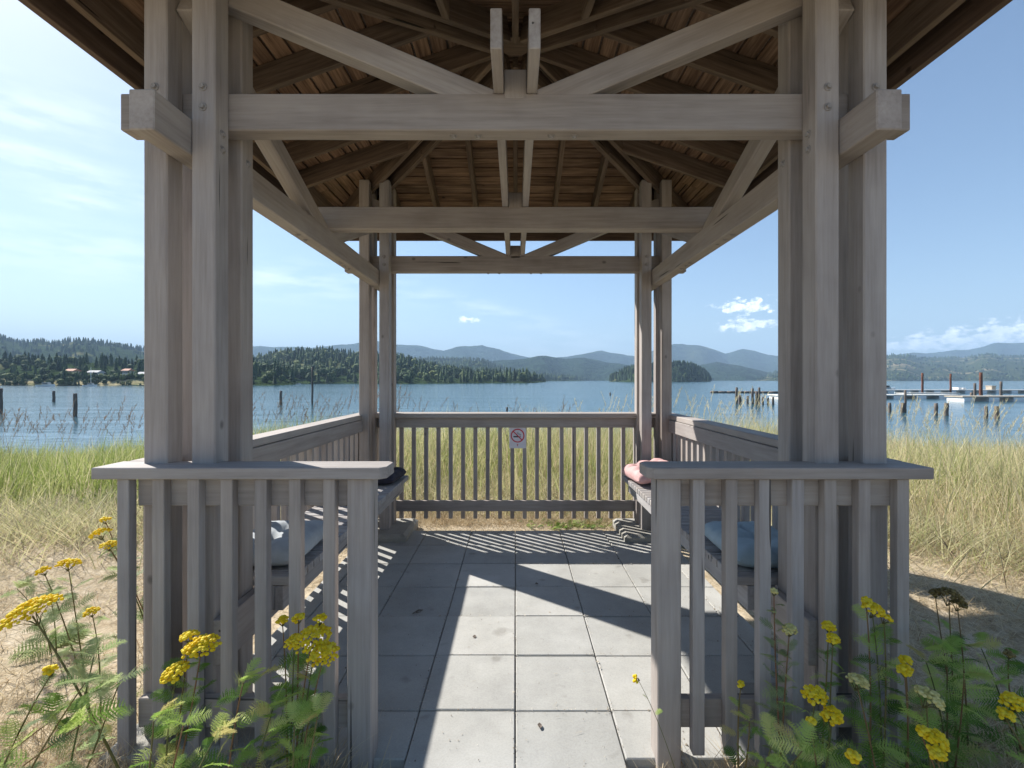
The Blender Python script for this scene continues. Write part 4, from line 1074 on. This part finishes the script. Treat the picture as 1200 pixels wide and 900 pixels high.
# pale dry clearing below the houses
cx = np.linspace(-260, -165, 40); cl_ = MB()
Xc, Yc = np.meshgrid(np.linspace(-25, 205, 60), np.linspace(0, 1, 5))
Dc = 231+Yc*10; Zc = WZ+.2+Yc*3.1+.25*np.sin(Xc*.09)
o = grid_obj('shore_clearing', (Xc-CX)*Dc/F, Dc, Zc, hill_mat('dry_clearing', (.38, .33, .19), (.10, .13, .05), .05, .7))

RC = ((Xc-CX)*Dc/F, Dc, Zc, 5)
wood_on(RC, 'shore_thicket', 'bushes and small trees along the waterline of the left shore', 330, 2.2, 6.5, .3, 31, crest=.55, shore=.2, rbase=.5)
# ------------------------------------------------------------------ boats
def motor_boat(px_, D, L, label, rz=0, mast=0, group='boats moored off the left shore'):
    X_ = (px_-CX)*D/F; root = empty('boat', (X_, D, WZ), label, 'boat', group)
    W = L*.30; n = 10; prof = []
    vs, fs = [], []
    for i in range(n+1):
        t = i/n; xx = -L/2+L*t; ww = W/2*(1-max(0, (t-.55)/.45)**2*.96)*(.9+.1*min(1, t*4)); zt = .55*L/6+.25*L/6*t*t
        vs += [(X_+xx, D-ww, WZ+zt), (X_+xx, D-ww*.7, WZ-.15), (X_+xx, D+ww*.7, WZ-.15), (X_+xx, D+ww, WZ+zt)]
    for i in range(n):
        a = i*4
        for k in range(4): fs.append([a+k, a+(k+1) % 4, a+4+(k+1) % 4, a+4+k])
    fs += [[0, 1, 2, 3], [n*4+3, n*4+2, n*4+1, n*4]]
    MB().raw(vs, fs, smooth=False).build('hull', M['white'], root)
    c = MB(); k = L/6; z0 = WZ+.5*k
    x0, x1, y0, y1 = X_-.9*k, X_+1.0*k, D-.6*k, D+.6*k
    c.raw([(x0, y0, z0), (x1+.5*k, y0, z0), (x1+.5*k, y1, z0), (x0, y1, z0), (x0, y0+.1, z0+.95*k), (x1, y0+.1, z0+.95*k), (x1, y1-.1, z0+.95*k), (x0, y1-.1, z0+.95*k)],
          [[3, 2, 1, 0], [0, 1, 5, 4], [1, 2, 6, 5], [2, 3, 7, 6], [3, 0, 4, 7], [4, 5, 6, 7]])
    c.build('cabin', M['cream'], root)
    MB().box(x0+.2*k, x1-.1*k, y0-.03, y0+.02, z0+.45*k, z0+.8*k, c=.005).build('window', M['glassd'], root)
    if mast:
        MB().tube([(X_+.2, D, z0+.5), (X_+.2, D, z0+mast)], [.09, .06], 6).build('mast', M['white'], root)
    return root
motor_boat(54, 205, 7.5, 'dark trimmed cabin cruiser moored off the left shore')
motor_boat(106, 212, 6.0, 'small moored sailing boat with a bare mast near the left shore', mast=8)
motor_boat(349, 300, 4.0, 'tiny white boat below the woods seen beside the tall thin pole')
motor_boat(1036, 125, 6.0, 'white boat moored behind the dock at the right edge of the near right posts', group='boats at the marina')

# ------------------------------------------------------------------ pilings
def piling(px_, ytop, ybot, wpx, label, mat='pile', lean=0, group='old wooden pilings in the water', cutn=0, name='piling'):
    D = F*(CAMZ-WZ)/(ybot-CY); r = wpx*.88*D/F/2; X_ = (px_-CX)*D/F; zt = CAMZ-(ytop-CY)*D/F
    b = MB(); n = 9; H = zt-WZ; pts = []; rad = []
    for i in range(7):
        t = i/6; pts.append((X_+lean*H*t+.02*math.sin(i*2+px_), D, WZ-1.2+(H+1.2)*t)); rad.append(r*(1.12-.16*t)*random.uniform(.95, 1.06))
    b.tube(pts, rad, n)
    o = b.build(name, M[mat]); return tag(o, label, 'piling', group)
PL = [
 (1, 455, 484, 4, 'piling cut by the left edge of the view'), (63, 458, 471, 3.2, 'short distant piling left of the thick leaning one'), (88, 461, 488, 4.6, 'thick dark piling just left of the left pavilion posts'),
 (329, 458, 475, 3.4, 'short piling between the near and far left posts'),
 (594, 477, 481.5, 3, 'tiny piling stub just above the middle of the far railing'),
 (863, 454, 473, 3.2, 'tall piling at the left end of the group beside the log boom'), (867, 463, 473.5, 4, 'short stub touching the tall left piling of the group'),
 (876, 464, 473, 3, 'lone short piling between the two tall clusters'), (882, 455, 473.5, 3.2, 'tall piling left in the middle cluster'), (886, 459, 474, 3.4, 'leaning piling in the heart of the middle cluster'), (889.5, 454, 473.5, 3, 'tallest piling right in the middle cluster'),
 (894, 465, 474, 2.6, 'first little stub right of the middle cluster'), (900, 466, 474, 2.6, 'second little stub right of the middle cluster'), (906, 465, 474.5, 3, 'little stub nearest the near right posts'),
 (1042.5, 472, 483.5, 3.8, 'short piling closest to the right pavilion posts'), (1058.5, 472, 483.5, 6, 'broad piling with a tall thin mast of a pile behind it'), (1061, 457, 483, 2.8, 'tall thin pile rising behind the broad piling'),
 (1097, 472.5, 487, 4.4, 'left piling of the middle pair on the right'), (1109, 472.5, 487, 5, 'right piling of the middle pair on the right'),
 (1155.5, 476, 490.5, 4, 'left piling of the rightmost pair'), (1168, 476, 490.5, 5.4, 'right piling of the rightmost pair')]
for (a, b_, c_, d_, lab) in PL: piling(a, b_, c_, d_, lab, lean=random.uniform(-.02, .02) if a != 886 else .06)
piling(366, 430, 474, 2.4, 'tall thin pole standing in the water left of the far posts', lean=0)
piling(715, 460, 463, 2.2, 'tiny far float on the open water right of centre', mat='pile')
G2 = 'mooring piles along the docks'
for (a, b_, c_, d_, m_, lab) in [(1081, 437, 461.5, 2.4, 'rust', 'dark red mooring pile at the left of the long dock'), (1114, 438, 461, 2.2, 'rust', 'slim dark red mooring pile in the middle of the long dock'), (1142.5, 449, 463.5, 3, 'pile', 'short dark mooring pile left of the tall rusty one'),
                                (1149.5, 436.5, 463, 3.6, 'rust', 'tallest rust coloured mooring pile at the long dock'), (1173, 447, 463, 3, 'pile', 'dark mooring pile right of the tall rusty one'), (1138.5, 460, 468, 3.4, 'pile', 'stubby black pile at the corner of the two docks')]:
    piling(a, b_, c_, d_, lab, mat=m_, group=G2)

# ------------------------------------------------------------------ docks
def dock(x0p, x1p, ywater, depth, label, floats=True, h=.55, mat='dockw', slant=0.0):
    D = F*(CAMZ-WZ)/(ywater-CY); xa, xb = (x0p-CX)*D/F, (x1p-CX)*D/F
    root = empty('floating_dock', ((xa+xb)/2, D, WZ), label, 'dock', 'floating docks of the marina')
    n = max(3, int((xb-xa)/3.2)); 
    dk = MB(); fls = []
    for i in range(n):
        a, b_ = xa+(xb-xa)*i/n, xa+(xb-xa)*(i+1)/n; y = D+slant*(a-xa)
        dk.box(a+.02, b_-.02, y, y+depth, WZ+h-.16, WZ+h, c=.01)
        if floats: fls.append(MB().box(a+.2, b_-1.75, y-.03, y+depth-.2, WZ-.1, WZ+h-.18, c=.02))
    dk.build('deck', M[mat], root)
    for fl in fls: fl.build('float', M['white'], root)
    return root
dock(912, 1126, 467.5, 3.2, 'low dock on white floats nearest the pilings on the right', h=.62)
dock(985, 1420, 461, 2.6, 'long pale dock farther out behind the white floats', h=.75)
dock(1128, 1420, 470.5, 2.8, 'wide pale dock at the right edge in front of the long one', h=.7, mat='tan')
dock(1060, 1126, 463.8, 2.0, 'short grey finger dock between the two long ones', floats=False, h=.5)
b = MB()
D = F*(CAMZ-WZ)/(460.5-CY)
for i in range(9):
    a0, a1 = (833+i*9-CX)*D/F, (833+i*9+8.4-CX)*D/F; y = D+random.uniform(-.2, .2)-i*.3
    b.tube([(a0, y, WZ+.12), (a1, y-.2, WZ+.12)], [.32, .30], 8)
o = b.build('log_boom', M['pile']); tag(o, 'dark chain of floating logs behind the left group of pilings', 'log boom')
# gear on the long dock
def gear(px_, ytop, wpx, mat, label, D=103.0):
    c = P(px_, 460, D); w = wpx*D/F; zt = CAMZ-(ytop-CY)*D/F; z0 = WZ+.75
    b = MB(); b.box(c.x-w/2, c.x+w/2, D+.4, D+1.8, z0, zt-.15, c=.04)
    b.box(c.x-w/2-.06, c.x+w/2+.06, D+.33, D+1.87, zt-.148, zt, c=.03)
    o = b.build('dock_box', M[mat]); tag(o, label, 'storage box', 'storage boxes on the long dock')
gear(1127, 454, 3.6, 'white', 'left white storage box on the long dock'); gear(1132.5, 454.5, 3, 'white', 'middle white storage box on the long dock'); gear(1167, 452, 5, 'tan', 'tan covered storage box near the dark mooring pile')

# ------------------------------------------------------------------ haze
hz = bpy.data.materials.new('haze_air'); hz.use_nodes = True; t = hz.node_tree; t.nodes.clear()
ho = t.nodes.new('ShaderNodeOutputMaterial'); pvn = t.nodes.new('ShaderNodeVolumePrincipled')
pvn.inputs['Color'].default_value = (.50, .73, 1.0, 1); pvn.inputs['Density'].default_value = 2.1e-4; pvn.inputs['Anisotropy'].default_value = 0.0
t.links.new(pvn.outputs[0], ho.inputs['Volume'])
b = MB(); xx, yy = 9500, 9000
vs = [(sx*xx, y, z) for z in (-9, 620) for y in (-7500, yy) for sx in (-1, 1)]
b.raw(vs, [[0, 1, 3, 2], [4, 6, 7, 5], [0, 4, 5, 1], [1, 5, 7, 3], [3, 7, 6, 2], [2, 6, 4, 0]])
o = b.build('haze', hz); tag(o, kind='stuff')
